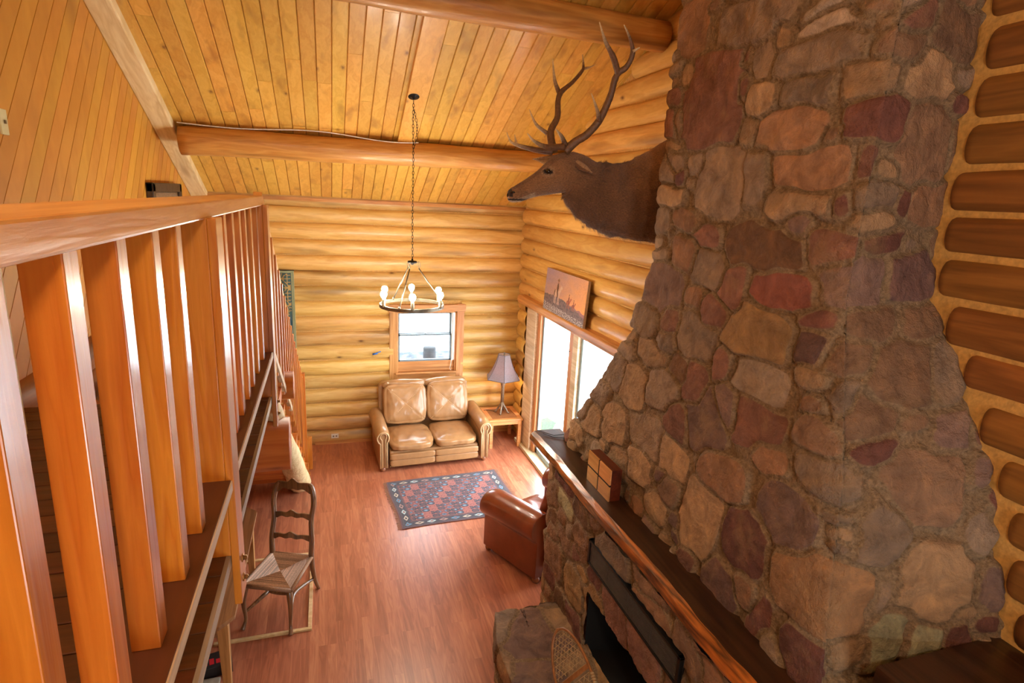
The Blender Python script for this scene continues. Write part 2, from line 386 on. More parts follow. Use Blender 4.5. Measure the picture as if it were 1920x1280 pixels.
def fill_sites(sites, umin, umax, vmin, vmax, n, smin=.07, smax=.15, keys='rmbdottggpPw', gap=1.45):
    S = list(sites)
    for _ in range(n):
        u = random.uniform(umin, umax); v = random.uniform(vmin, vmax); a = random.uniform(smin, smax); b_ = a*random.uniform(.55, .95)
        ok = True
        for s in S:
            e = (abs((u-s[0])/s[2])**2.5+abs((v-s[1])/s[3])**2.5)**.4
            e2 = (abs((u-s[0])/a)**2.5+abs((v-s[1])/b_)**2.5)**.4
            if e < gap or e2 < gap: ok = False; break
        if ok: S.append((u, v, a, b_, random.uniform(-.25, .25), random.choice(keys)))
    return S

def stone_patch(name, P0, Nrm, UV, sites, mat, parent, amp=.045, keep=None, flip=False):
    w1 = vnoise(P0, 5.0); w2 = vnoise(P0, 5.0, 31.0); f = vnoise(P0, 11.0, 7.0); g = vnoise(P0, 34.0, 3.0)
    warp = np.stack([w1, w2], -1)*.045
    edge, ow, d1 = stone_field(UV, sites, warp)
    e = np.clip(edge/.032, 0, 1); prof = np.sqrt(np.clip(1-(1-e)**2, 0, 1))
    lv = np.array([random.uniform(.55, 1.25) for _ in sites])[ow]
    tiltu = np.array([random.uniform(-.12, .12) for _ in sites])[ow]
    h = prof*amp*lv + f*.014*prof + g*.006 + (1-prof)*(f*.02+.006)
    P = P0 + Nrm*h[..., None]
    cols = np.array([pal_lin(s[5]) for s in sites]); jit = np.array([[random.uniform(.8, 1.2)]*3 for _ in sites])
    C = np.clip((cols*jit*np.array([1.50, 1.38, 1.26]))[ow], 0, .8)
    mort = 1-np.clip((edge-.004)/.02, 0, 1)
    return grid_obj(name, P, mat, parent, scol=C, mort=mort, keep=keep, flip=flip)
STONES = "-3.73,5.19,0.16,0.17,o;-3.11,5.08,0.30,0.13,g;-3.53,5.27,0.07,0.04,b;-2.57,5.01,0.18,0.03,w;-2.52,4.91,0.21,0.05,w;-2.30,4.95,0.10,0.03,b;-2.27,4.88,0.04,0.02,t;-2.03,4.90,0.15,0.06,r;-1.69,4.88,0.21,0.10,b;-1.40,4.92,0.09,0.11,g;-2.84,4.93,0.08,0.05,t;-2.14,4.77,0.19,0.07,b;-2.56,4.78,0.27,0.09,g;-3.15,4.88,0.04,0.06,r;-3.00,4.83,0.09,0.10,g;-3.43,4.69,0.31,0.27,r;-3.73,4.89,0.07,0.08,t;-3.13,4.70,0.06,0.10,r;-2.27,4.64,0.15,0.09,t;-1.87,4.66,0.20,0.10,t;-1.54,4.71,0.14,0.05,g;-2.96,4.62,0.14,0.09,t;-2.60,4.62,0.20,0.07,g;-2.17,4.45,0.17,0.10,m;-1.55,4.56,0.12,0.06,m;-1.79,4.37,0.21,0.16,b;-1.39,4.38,0.14,0.12,b;-3.03,4.45,0.07,0.08,t;-2.70,4.44,0.25,0.10,o;-2.41,4.39,0.07,0.05,b;-3.54,4.30,0.09,0.08,g;-3.23,4.17,0.23,0.19,g;-2.92,4.19,0.09,0.17,g;-2.52,4.23,0.24,0.10,o;-2.21,4.24,0.07,0.09,r;-2.57,4.05,0.22,0.07,t;-2.29,4.05,0.05,0.06,m;-2.11,4.10,0.12,0.07,g;-1.89,4.09,0.07,0.07,m;-1.58,4.09,0.22,0.11,o;-2.06,3.97,0.18,0.06,t;-3.88,4.27,0.11,0.11,g;-3.79,4.08,0.17,0.08,t;-3.59,3.93,0.18,0.07,o;-3.85,3.92,0.13,0.09,g;-2.77,3.80,0.29,0.11,d;-3.27,3.81,0.14,0.09,r;-3.52,3.69,0.16,0.11,o;-2.30,3.83,0.13,0.09,r;-1.98,3.90,0.16,0.08,m;-1.73,3.88,0.08,0.03,g;-1.45,3.85,0.12,0.09,b;-3.23,3.63,0.17,0.13,g;-2.97,3.54,0.13,0.12,r;-2.57,3.59,0.24,0.09,M;-2.13,3.68,0.21,0.12,p;-1.67,3.71,0.22,0.13,P;-3.09,3.35,0.13,0.10,r;-2.69,3.31,0.26,0.14,T;-2.29,3.47,0.11,0.06,m;-1.96,3.47,0.17,0.08,b;-1.60,3.49,0.17,0.08,b;-2.07,3.33,0.14,0.09,b;-3.23,3.17,0.22,0.14,g;-2.91,3.04,0.07,0.11,r;-2.57,3.05,0.20,0.12,w;-3.12,2.87,0.13,0.12,r;-2.08,3.15,0.09,0.09,g;-1.74,3.23,0.20,0.14,b;-1.45,3.26,0.11,0.12,g;-2.79,2.82,0.12,0.12,p;-2.52,2.82,0.21,0.14,r;-2.93,2.68,0.20,0.18,p;-1.64,3.02,0.08,0.05,b;-1.40,2.99,0.12,0.09,p;-1.89,3.05,0.17,0.11,b;-2.10,2.92,0.12,0.08,b;-2.01,2.76,0.15,0.09,g;-1.53,2.72,0.21,0.16,b;-1.25,2.81,0.05,0.08,p;-2.68,2.43,0.22,0.11,o;-2.36,2.68,0.14,0.08,o;-2.79,2.09,0.18,0.22,t;-2.39,2.18,0.16,0.16,m;-2.15,2.43,0.18,0.14,p;-1.91,2.59,0.09,0.03,g;-1.68,2.55,0.11,0.16,g;-1.19,2.52,0.08,0.11,g;-1.88,2.16,0.25,0.17,H;-1.38,2.30,0.16,0.16,t;-1.60,2.23,0.04,0.10,g;-1.08,2.27,0.07,0.11,p;-2.50,1.80,0.15,0.13,P;-2.16,1.82,0.09,0.15,m;-1.87,1.84,0.12,0.13,m;-1.52,2.00,0.09,0.15,y;-1.34,2.00,0.09,0.10,y;-1.18,2.04,0.07,0.08,m;-1.07,2.10,0.08,0.05,m;-3.76,3.40,0.26,0.17,p;-3.89,3.14,0.19,0.11,g;-4.08,2.85,0.16,0.08,g;-3.67,2.92,0.21,0.09,t;-3.53,3.22,0.13,0.09,r;-4.26,2.64,0.24,0.15,g;-3.85,2.60,0.17,0.15,t;-3.47,2.72,0.18,0.13,g;-4.47,2.40,0.22,0.12,g;-4.67,2.18,0.20,0.11,g;-4.39,2.12,0.20,0.12,t;-4.02,2.22,0.20,0.14,t;-3.58,2.34,0.22,0.14,g;-4.69,1.88,0.16,0.10,t;-3.24,2.56,0.14,0.12,r;-3.19,2.30,0.17,0.12,t;-3.54,2.07,0.17,0.11,t;-3.25,1.90,0.15,0.10,t;-3.86,1.99,0.16,0.10,t;-3.92,4.94,0.09,0.05,t;-3.94,4.85,0.12,0.04,t;-3.88,4.74,0.14,0.08,r;-3.92,4.60,0.13,0.11,r;-3.79,4.59,0.06,0.10,b;-3.84,4.42,0.16,0.04,t;-3.82,4.32,0.14,0.07,g"  # y entries in this list hold pale greenish reflected light as stone colour
# ================================================================== SETTING
YB = 9.27; XL = -1.75; XR = 3.14; SL = .45; ZB = 3.86
def zc(y): return ZB + SL*(YB-y)
RIDGE_Y = 2.6

# floor
m = MB(); m.box(XL-.2, XR+.3, -3.2, YB+.3, -.1, 0); fl = m.build('floor', M['floor']); tag(fl, kind='structure')

# ceiling : tongue and groove boards running up the slope
def ceiling_boards(name, ya, za, yb, zb, x0, x1, seed):
    """boards run from (ya,za) eave to (yb,zb) ridge"""
    r = random.Random(seed); m = MB(); w = .142
    d = Vector((0, yb-ya, zb-za)); Ln = d.length; d.normalize(); n = Vector((0, -d.z, d.y)) if d.y < 0 else Vector((0, d.z, -d.y))
    if n.z < 0: n = -n
    x = x0
    while x < x1:
        s = -r.uniform(0, 2.0)
        while s < Ln:
            l = r.choice([1.2, 1.8, 2.4, 3.0, 3.6]); a = max(0, s); b = min(Ln, s+l-.003)
            if b > a:
                t = r.random()
                prof = [(0, .03), (0, .012), (.006, 0), (w-.009, 0), (w-.003, .012), (w-.003, .03)]
                def fn(p, q, tt): return Vector((x+p, ya, za)) + d*tt + n*q
                m.prism(prof, a, b, fn, t)
            s += l
        x += w
    m.box(0,0,0,0,0,0)
    p = [Vector((xx, ya, za))+n*.02 for xx in (x0, x1)] + [Vector((xx, yb, zb))+n*.02 for xx in (x1, x0)]
    p2 = [q+n*.1 for q in p]
    m.add(p+p2, [(0,1,2,3),(7,6,5,4),(0,4,5,1),(1,5,6,2),(2,6,7,3),(3,7,4,0)], .2)
    return m.build(name, M['ceil'])
c1 = ceiling_boards('ceiling', YB+.1, zc(YB+.1), RIDGE_Y, zc(RIDGE_Y), XL, XR+.15, 3); tag(c1, kind='structure')
c2 = ceiling_boards('ceiling', -3.2, zc(RIDGE_Y)-SL*(RIDGE_Y+3.2), RIDGE_Y, zc(RIDGE_Y), XL, XR+.15, 5); tag(c2, kind='structure')

# log walls
def log_piece(m, A, B, zc_, nrm, h=.1172, bulge=.095, cap0=.0, cap1=.0, seed=0, tone=.5, back=.0, ns=None):
    """half log from A to B (xy), centred height zc_, bulging along nrm"""
    A = Vector((A[0], A[1], 0)); B = Vector((B[0], B[1], 0)); Ln = (B-A).length; d = (B-A)/Ln; n = Vector((nrm[0], nrm[1], 0))
    ns = ns or max(8, int(Ln/.07)); ss = [Ln*i/ns for i in range(ns+1)]
    for c, e in ((cap0, 0), (cap1, Ln)):
        if c: ss += [abs(e-c*k) for k in (.04, .12, .25, .45, .75, 1.0)]
    ss = sorted(set(round(min(max(s, 0), Ln), 4) for s in ss)); na = 10
    P = np.zeros((len(ss), na+1, 3))
    for i, s in enumerate(ss):
        f = 1.0
        for c, t in ((cap0, s), (cap1, Ln-s)):
            if c and t < c: f *= max(.02, 1-(1-t/c)**2.6)**.4
        w = noise.noise(Vector((s*.9, zc_*3+seed, seed*1.7)))*.012; w2 = noise.noise(Vector((s*1.3, zc_*5, seed+9)))*.012; w3 = noise.noise(Vector((s*6, zc_*5, seed+4)))*.004
        for k in range(na+1):
            a = -PI/2 + PI*k/na
            z = zc_ + w + (h+w2*.5)*f*math.copysign(abs(math.sin(a))**.9, math.sin(a)); o = (bulge+w2+w3)*f*max(0, math.cos(a))**.72 - .012
            p = A + d*s + n*o; P[i, k] = (p.x, p.y, z)
    m.grid(P, tone)
R = random.Random(21); PITCH = .2355
# back wall
m = MB(); NLOG = 17
for k in range(NLOG):
    z = PITCH*(k+.5)-.01
    segs = [(XL-.1, XR+.05)]
    if 1.0 < z < 2.36: segs = [(XL-.1, .99), (2.11, XR+.05)]
    for a, b in segs:
        if a < 0 and b > 2: # join in long logs
            log_piece(m, (a, YB-.02), (b, YB-.02), z, (0,-1), seed=k, tone=R.random())
        else: log_piece(m, (a, YB-.02), (b, YB-.02), z, (0,-1), seed=k+50, tone=R.random())
wb = m.build('wall_back', M['log']); tag(wb, kind='structure')
m = MB()
for (a, b, c, d) in ((XL-.2, .99, -.05, 4.1), (2.11, XR+.2, -.05, 4.1), (.99, 2.11, -.05, 1.12), (.99, 2.11, 2.25, 4.1)): m.box(a, b, YB-.045, YB+.12, c, d)
o = m.build('wall_back', M['chink']); tag(o, kind='structure')
# right wall beyond the chimney, above and beside the patio door
m = MB(); NR = 30
def far_cut(z): return interp(z, [(1.7, 4.6), (2.4, 4.2), (3.2, 3.95), (3.6, 3.85)]) - .3
for k in range(NR):
    z = PITCH*(k+1)-.02
    y1 = YB-.02 if z < 3.86 else YB-(z-ZB)/SL+.1
    if z < 2.36: m_seg = [(8.72, y1)]
    else: m_seg = [(far_cut(z), y1)]
    for a, b in m_seg:
        if b-a > .15: log_piece(m, (XR-.0, a), (XR-.0, b-.075), z, (-1,0), cap1=.07, seed=k+100, tone=R.random())
wr = m.build('wall_right', M['logy']); tag(wr, kind='structure')
m = MB()
def wall_poly(m, x0, x1, pts):
    m.prism(pts, x0, x1, lambda p, q, t: Vector((t, p, q)), .5)
wall_poly(m, XR-.022, XR+.14, [(8.70, 0), (YB+.1, 0), (YB+.1, ZB), (8.70, zc(8.70))])
wall_poly(m, XR-.022, XR+.14, [(5.0, 2.42), (8.70, 2.42), (8.70, zc(8.70)), (5.0, zc(5.0))])
wall_poly(m, XR-.022, XR+.14, [(RIDGE_Y, 0), (5.0, 0), (5.0, zc(5.0)), (RIDGE_Y, zc(RIDGE_Y))])
zf = zc(RIDGE_Y)-SL*(RIDGE_Y+3.2)
wall_poly(m, XR-.022, XR+.14, [(-3.2, 0), (RIDGE_Y, 0), (RIDGE_Y, zc(RIDGE_Y)), (-3.2, zf)])
o = m.build('wall_right', M['chink']); tag(o, kind='structure')
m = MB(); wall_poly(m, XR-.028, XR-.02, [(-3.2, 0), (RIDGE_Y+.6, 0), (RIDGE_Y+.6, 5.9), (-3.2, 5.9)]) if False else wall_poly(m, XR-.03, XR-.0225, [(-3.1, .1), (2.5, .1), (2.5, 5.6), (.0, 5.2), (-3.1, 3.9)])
o = m.build('wall_right', M['chinkdim']); tag(o, kind='structure')
# near part : brown logs ending against the chimney in a thick band of chinking
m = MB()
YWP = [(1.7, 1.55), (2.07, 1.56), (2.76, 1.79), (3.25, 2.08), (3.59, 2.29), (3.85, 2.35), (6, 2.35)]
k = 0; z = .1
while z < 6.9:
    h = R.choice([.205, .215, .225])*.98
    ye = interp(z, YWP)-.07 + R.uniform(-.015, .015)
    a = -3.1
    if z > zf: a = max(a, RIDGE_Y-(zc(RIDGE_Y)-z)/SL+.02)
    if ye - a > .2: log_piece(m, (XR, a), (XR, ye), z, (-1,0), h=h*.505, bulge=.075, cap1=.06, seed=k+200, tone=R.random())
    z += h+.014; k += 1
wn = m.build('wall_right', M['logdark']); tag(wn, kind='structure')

# left wall: slanted pine boarding over the stair, log wall below
def clip_poly(poly, nrm, c):
    out = []
    for i in range(len(poly)):
        p, q = poly[i], poly[(i+1)%len(poly)]; dp = p[0]*nrm[0]+p[1]*nrm[1]-c; dq = q[0]*nrm[0]+q[1]*nrm[1]-c
        if dp <= 0: out.append(p)
        if (dp < 0) != (dq < 0): t = dp/(dp-dq); out.append((p[0]+(q[0]-p[0])*t, p[1]+(q[1]-p[1])*t))
    return out
m = MB(); dv = (.632, .775); nv = (.775, -.632); wd = .152
base = [(-3.2, 2.8), (YB, 2.8), (YB, ZB), (RIDGE_Y, zc(RIDGE_Y)), (-3.2, zf)]
i = -60
while i < 60:
    c0 = i*wd; pl = clip_poly(base, nv, c0+wd-.006); pl = clip_poly(pl, (-nv[0], -nv[1]), -c0-.001)
    if len(pl) >= 3: m.prism(pl, XL-.03, XL, lambda p, q, t: Vector((t, p, q)), R.random())
    i += 1
m.box(XL-.2, XL-.025, -3.2, YB+.1, 2.8, 3.8, .1); m.prism([(p[0], p[1]) for p in base], XL-.2, XL-.022, lambda p, q, t: Vector((t, p, q)), .1)
o = m.build('wall_left', M['ceilwall']); tag(o, kind='structure')
m = MB()
for k in range(12): log_piece(m, (XL, -3.1), (XL, YB-.05), PITCH*(k+.5), (1,0), seed=k+300, tone=R.random())
o = m.build('wall_left', M['logdark']); tag(o, kind='structure')
m = MB(); m.box(XL-.2, XL-.02, -3.2, YB+.1, -.05, 2.85); o = m.build('wall_left', M['chink']); tag(o, kind='structure')
# front wall (behind the viewer) with two tall windows left open to the daylight
m = MB()
for k in range(26):
    z = PITCH*(k+.5)
    segs = [(XL, XR)] if not (.9 < z < 2.3) else [(XL, 1.0), (2.4, XR)]
    for a, b in segs: log_piece(m, (a, -3.15), (b, -3.15), z, (0,1), seed=k+400, tone=R.random(), ns=24)
o = m.build('wall_front', M['log']); tag(o, kind='structure')
m = MB()
for a, b in ((XL-.1, 1.0), (2.4, XR+.1)): m.box(a, b, -3.3, -3.17, 0, 6.2)
for c, d in ((0, .9), (2.3, 6.2)): m.box(1.0, 2.4, -3.3, -3.17, c, d)
o = m.build('wall_front', M['chink']); tag(o, kind='structure')

# ------------------------------------------------------------------ roof timbers
def rough_log(name, A, B, r0, r1, mat, n=20, seg=40, seed=0, flat=0, label=None, cat='beam'):
    A = Vector(A); B = Vector(B); pts = []; rad = []
    for i in range(seg+1):
        t = i/seg; p = A.lerp(B, t); w = noise.noise(Vector((t*4, seed, 0)))*.012
        pts.append(p+Vector((0, w*.5, w))); rad.append((r0+(r1-r0)*t)*(1+noise.noise(Vector((t*9, seed, 5)))*.05))
    m = MB(); m.tube(pts, rad, n, .5)
    o = m.build(name, mat); tag(o, label, cat); return o
b1 = rough_log('ceiling_beam', (XL+.24, 7.55, zc(7.55)-.175), (XR-.02, 7.5, zc(7.5)-.155), .155, .13, M['beam'], seed=1, label='long peeled log beam crossing the ceiling nearer the back wall, behind the hanging chain')
b2 = rough_log('ceiling_beam', (XL+.2, 5.12, zc(5.12)-.15), (XR-.10, 5.22, zc(5.22)-.145), .145, .135, M['beam'], seed=2, label='thick log beam crossing the ceiling at the top of the view above the antlers')
m = MB(); m.beam((XL+.10, YB+.05, zc(YB+.05)-.05), (XL+.10, RIDGE_Y, zc(RIDGE_Y)-.05), .20, .10, tone=.6)
o = m.build('rafter', M['rafter'], bevel=.012); tag(o, 'pale hewn rafter running up the slope where ceiling meets slanted boarding', 'rafter')
m = MB(); d0 = Vector((0, -1, SL)).normalized()
m.beam((.965, 7.70, zc(7.70)-.024), (.965, 5.2, zc(5.2)-.024), .215, .06, tone=.97)
o = m.build('ceiling_board', M['ceil'], bevel=.003); tag(o, 'flat wide pine board on the ceiling carrying the chandelier canopy', 'board')
m = MB(); m.beam((XL, YB-.10, ZB-.0), (XR, YB-.10, ZB-.0), .05, .05, tone=.3); o = m.build('trim_1', M['beam']); tag(o, kind='structure')
# white cable along the first beam
pts = [(XL+.25+ (2.6)*t, 7.42, zc(7.42)-.06-.025*math.sin(t*9)*(.4+t)) for t in np.linspace(0, 1, 40)]
m = MB(); m.tube([(p[0], 7.395, p[2]+.0) for p in pts], .006, 6); o = m.build('cable', M['wire']); tag(o, 'thin white cable lying along the top of the rear log beam', 'cable')

# ------------------------------------------------------------------ window in the back wall
W = empty('window_1', (0,0,0), kind='structure')
yw = 9.2
m = MB()
m.box(.93, 1.06, yw-.035, yw+.03, 1.06, 2.30, .4); m.box(2.03, 2.15, yw-.035, yw+.03, 1.06, 2.30, .6)
m.build('side_casing', M['trim'], W, bevel=.004)
m = MB(); m.box(.91, 2.17, yw-.045, yw+.03, 2.175, 2.29, .5); m.box(.93, 2.15, yw-.03, yw+.03, 1.04, 1.14, .5); m.build('casing', M['trimx'], W, bevel=.004)
m = MB(); m.box(1.03, 2.06, yw-.06, yw+.12, 1.135, 1.16, .5); m.build('sill', M['trimx'], W, bevel=.004)
m = MB(); m.box(1.05, 1.075, yw+.0, yw+.16, 1.15, 2.18); m.box(2.005, 2.04, yw+.0, yw+.16, 1.15, 2.18); m.box(1.05, 2.04, yw, yw+.16, 2.15, 2.18); m.build('jamb', M['trim'], W)
m = MB(); m.box(1.075, 2.005, yw+.04, yw+.075, 1.16, 1.33, .5); m.build('bottom_rail', M['trimx'], W, bevel=.004)
for (z0, z1, yy) in ((1.33, 1.79, .04), (1.77, 2.15, .08)):
    m = MB(); x0, x1 = 1.075, 1.955; t = .03
    m.box(x0, x0+t, yw+yy, yw+yy+.035, z0, z1); m.box(x1-t, x1, yw+yy, yw+yy+.035, z0, z1); m.box(x0, x1, yw+yy, yw+yy+.035, z0, z0+t); m.box(x0, x1, yw+yy, yw+yy+.035, z1-t, z1)
    s = m.build('sash', M['bluegray'], W, bevel=.003)
    m = MB(); m.box(x0+t, x1-t, yw+yy+.015, yw+yy+.02, z0+t, z1-t); m.build('pane', M['glass'], s)
m = MB(); m.box(1.955, 1.98, yw+.02, yw+.12, 1.33, 2.15); m.build('track', M['vinyl'], W)
m = MB(); m.lathe([(.012,0),(.02,.005),(.02,.014),(.008,.018)], (1.52, yw+.03, 1.79), 12); m.build('latch', M['bluegray'], W)
m = MB(); m.tube([(1.96, yw+.01, 1.36+.0), (1.95, yw-.0, 1.28), (1.93, yw-.01, 1.2), (1.95, yw-.02, 1.165)], .004, 6); m.build('cord', M['white'], W)

# ------------------------------------------------------------------ patio door in the right wall
D = empty('door_1', (0,0,0), kind='structure')
xd = 3.06
m = MB(); m.box(xd, xd+.13, 8.22, 8.64, 0.02, 2.40, .7); m.build('casing', M['pale'], D, bevel=.006)
m = MB(); m.box(xd+.04, xd+.16, 8.10, 8.22, .06, 2.4, .3); m.box(xd+.05, xd+.16, 5.20, 5.32, .06, 2.4, .3); m.build('jamb', M['trim'], D, bevel=.004)
m = MB(); m.box(xd+.05, xd+.17, 6.84, 7.00, .06, 2.4, .3); m.build('mullion', M['trim'], D, bevel=.004)
m = MB(); m.box(xd+.03, xd+.15, 6.68, 6.84, .06, 2.4, .5); m.build('mullion_casing', M['pale'], D, bevel=.004)
for a, b in ((5.32, 6.68), (7.00, 8.10)):
    m = MB(); t = .055
    m.box(xd+.08, xd+.12, a, a+t, .06, 2.38); m.box(xd+.08, xd+.12, b-t, b, .06, 2.38); m.box(xd+.08, xd+.12, a, b, .06, .06+t*1.5); m.box(xd+.08, xd+.12, a, b, 2.38-t, 2.38)
    s = m.build('door_panel', M['doorsash'], D, bevel=.004)
    m = MB(); m.box(xd+.095, xd+.10, a+t, b-t, .14, 2.33); m.build('pane', M['glass'], s)
m = MB(); m.box(xd-.07, xd+.15, 5.3, 8.75, .0, .055, .8); m.build('threshold', M['pale'], D, bevel=.004)
m = MB()
m.tube([(xd+.06, 6.95, 2.05), (xd+.0, 6.98, 2.05), (xd-.01, 7.45, 2.07), (xd-.01, 7.56, 2.10), (xd-.01, 7.57, 2.15)], .004, 6)
m.tube([(xd+.06, 6.96, 1.90), (xd-.0, 7.0, 1.90), (xd-.01, 7.12, 1.90), (xd-.01, 7.14, 1.93)], .004, 6); m.build('hook', M['black'], D)
# lintel shelf over the door
m = MB(); nS = 60
prof = [(0, -.02), (.0, .05), (.05, .08), (.30, .08), (.30, -.02)]
P = []
m.prism([(xd-.10, 2.39), (xd-.125, 2.43), (xd-.12, 2.50), (xd-.09, 2.52), (xd+.12, 2.52), (xd+.12, 2.39)], 4.5, 8.80, lambda p, q, t: Vector((p, t, q)), .5)
o = m.build('trim_2', M['trimy'], bevel=.008); tag(o, kind='structure')

# baseboard strip on the far right of the floor
m = MB(); m.box(-.25, 3.06, YB-.11, YB-.085, 0, .055, .5); o = m.build('baseboard_back', M['trimx']); tag(o, kind='structure')

# ------------------------------------------------------------------ outside
m = MB(); m.add([(-14, YB+.4, -.35), (3.3, YB+.4, -.35), (3.3, 15.3, -.15), (-14, 15.3, -.15)], [(0,1,2,3)])
mt, nt, b = new_mat('gravel'); tc = N(nt, 'ShaderNodeTexCoord'); n = N(nt, 'ShaderNodeTexNoise', Scale=5.0, Detail=9.0, Roughness=.8); L(nt, tc.outputs['Object'], n.inputs['Vector'])
L(nt, ramp(nt, n.outputs['Fac'], [(.38, (.006,.012,.018,1)), (.5, (.026,.036,.044,1)), (.64, (.11,.12,.125,1))]), b.inputs['Base Color']); b.inputs['Roughness'].default_value = 1
o = m.build('ground', mt); tag(o, kind='structure')
m = MB(); m.add([(-14, 15.3, -.15), (3.3, 15.3, -.15), (3.3, 60, -.12), (-25, 60, -.12)], [(0,1,2,3)]); m.add([(3.3, -6, -.12), (60, -6, -.12), (60, 60, -.12), (3.3, 60, -.12)], [(0,1,2,3)])
o = m.build('snow_field', plain('pale_ground', (.8,.82,.84,1), .9, 0, .05, 2)); tag(o, kind='structure')
m = MB(); m.add([(3.4, 8.9, -.10), (3.6, 8.8, -.10), (4.12, 9.6, -.10), (4.05, 9.9, -.10), (3.7, 9.75, -.10), (3.4, 9.6, -.10)], [(0,1,2,3,4)])
o = m.build('grass_patch', plain('grass', (.035,.06,.03,1), 1, 0, .6, 30)); tag(o, 'patch of green grass outside the patio door', 'grass', kind='stuff')
m = MB(); m.lathe([(.15,0),(.155,.3),(.15,.85),(.14,.88),(.02,.885)], (2.24, 13.0, -.3), 20)
o = m.build('post', plain('weathered_post', (.014,.016,.018,1), .9, 0, .3, 12)); tag(o, 'short round grey post standing on gravel outside the window', 'post')

# ------------------------------------------------------------------ loft deck, railing, stair
XE = -.350; ZD = 2.73; YE = 3.74
m = MB(); y = -3.1; rr = random.Random(5)
while y < YE:
    w = min(.135, YE-y); m.box(XL, XE-.012, y, y+w-.005, ZD-.035, ZD, rr.random()); y += .135
m.box(XL, XE-.02, -3.1, YE-.02, ZD-.07, ZD-.036, .3)
o = m.build('loft_floor', M['darkdeck'], bevel=.003); tag(o, kind='structure')
m = MB(); m.prism([(ZD+.0, -3.1), (ZD, YE), (ZD-.045, YE), (ZD-.045, -3.1)], XE-.014, XE, lambda p, q, t: Vector((t, q, p)), .5)
o = m.build('trim_3', M['grayedge']); tag(o, kind='structure')  # deck edge paled: daylight on the end grain is put in its colour

RL = empty('loft_railing', (-.36, 2, ZD), label='honey stained wooden loft railing with flat top rail and square balusters, left foreground', cat='railing')
def rl(m, name, mat, **k):
    o = m.build(name, mat, RL, **k); o.location = (.36, -2, -ZD); return o
m = MB(); m.box(-.535, -.35, -1.5, 3.84, 3.895, 3.95, .6); rl(m, 'top_rail', M['firy'], bevel=.006)
m = MB(); m.box(-.50, -.331, -1.5, 3.83, 2.985, 3.022, .5); br = rl(m, 'bottom_rail', M['darky'], bevel=.002)
m = MB(); m.box(-.3312, -.327, -1.5, 3.83, 2.984, 3.020, .7)  # pale strip carries the daylight on the rail's edge in its colour
e = m.build('rail_edge', M['pale'], br)
e['label'] = 'pale unstained edge with daylight in its colour'
ys = [-1.21,-.99,-.77,-.55,-.33,-.11,.10,.32,.54,.765,.99,1.222,1.457,1.674]+[2.42,2.62,2.83,3.02,3.25,3.52]
for i, y in enumerate(ys):
    w = .056; m = MB(); m.box(-.419 if i < 14 else -.412, -.362, y, y+w, 3.022, 3.90, rr.random()); rl(m, 'baluster', M['fir'], bevel=.0025)
for y0, y1 in ((2.0, 2.12), (3.70, 3.82)):
    m = MB(); m.box(-.43, -.348, y0, y1, ZD, 3.90, .1)
    m.box(-.348, -.322, y0, y1, 2.53, 3.90, .1)
    p = rl(m, 'post', M['fir'], bevel=.003)
    for z in (2.68, 2.60):
        m = MB(); Mx = Matrix.Translation((-.322, (y0+y1)/2, z)) @ Matrix.Rotation(PI/2, 4, 'Y')
        m.lathe([(.016,0),(.016,.003),(.009,.004),(.009,.014),(.004,.017)], n=8, M=Mx); m.build('bolt', M['nail'], p)

# support logs under the loft edge
m = MB(); m.tube([(-1.6, 4.12, 2.22), (-1.0, 4.12, 2.23), (-.282, 4.13, 2.23)], [.20,.195,.19], 14, .3); o = m.build('support_log', M['stair'], bevel=0); tag(o, 'large log girder end projecting under the end of the loft floor', 'beam')
m = MB(); m.tube([(-1.6, 4.87, 2.42), (-.9, 4.87, 2.42), (-.284, 4.87, 2.425)], [.13,.125,.122], 8, .5); o = m.build('support_log', M['stair']); tag(o, 'smaller hewn log end crossing the stair railing beyond the loft', 'beam')
# pale leaning stringer log
SC = empty('staircase', (-.5, 6, 0), label='open wooden staircase of log treads descending from the loft to the floor', cat='stairs')
def sc(m, name, mat, **k):
    o = m.build(name, mat, SC, **k); o.location = (.5, -6, 0); return o
m = MB(); pts = []; rad = []
for i in range(30):
    t = i/29; pts.append((-.385-.05*t+noise.noise(Vector((t*5,1,0)))*.012, 3.75+4.05*t, 2.72-2.66*t)); rad.append(.055+.10*t+noise.noise(Vector((t*7,3,0)))*.012)
m.tube(pts, rad, 12, .6); sc(m, 'stringer', M['hewn'])
for k in range(11):
    y = (4.35 if k else 4.46)+.345*k; z = 2.50-.228*k
    m = MB(); m.prism([(y-.14, z), (y+.15, z), (y+.13, z-.07), (y+.02, z-.115), (y-.1, z-.08)], -1.35, -.33 if k > 3 else -.36, lambda p, q, t: Vector((t, p, q)), rr.random()); sc(m, 'tread', M['stair'], bevel=.006)
m = MB(); m.box(-1.45, -1.33, 3.9, 4.0, 0, .01) if False else m.tube([(-1.42, 3.8, 2.7), (-1.42, 7.95, .02)], .09, 10); sc(m, 'stringer', M['stair'])
m = MB(); m.box(-1.40, -.32, 8.02, 8.08, 0, .22, .4); m.box(-1.40,-.30, 8.08, 8.14, 0, .04, .4); sc(m, 'kickboard', M['stair'], bevel=.004)
m = MB(); m.box(-.40, -.27, 8.30, 8.36, 0, .50, .5); sc(m, 'end_board', M['fir'], bevel=.004)

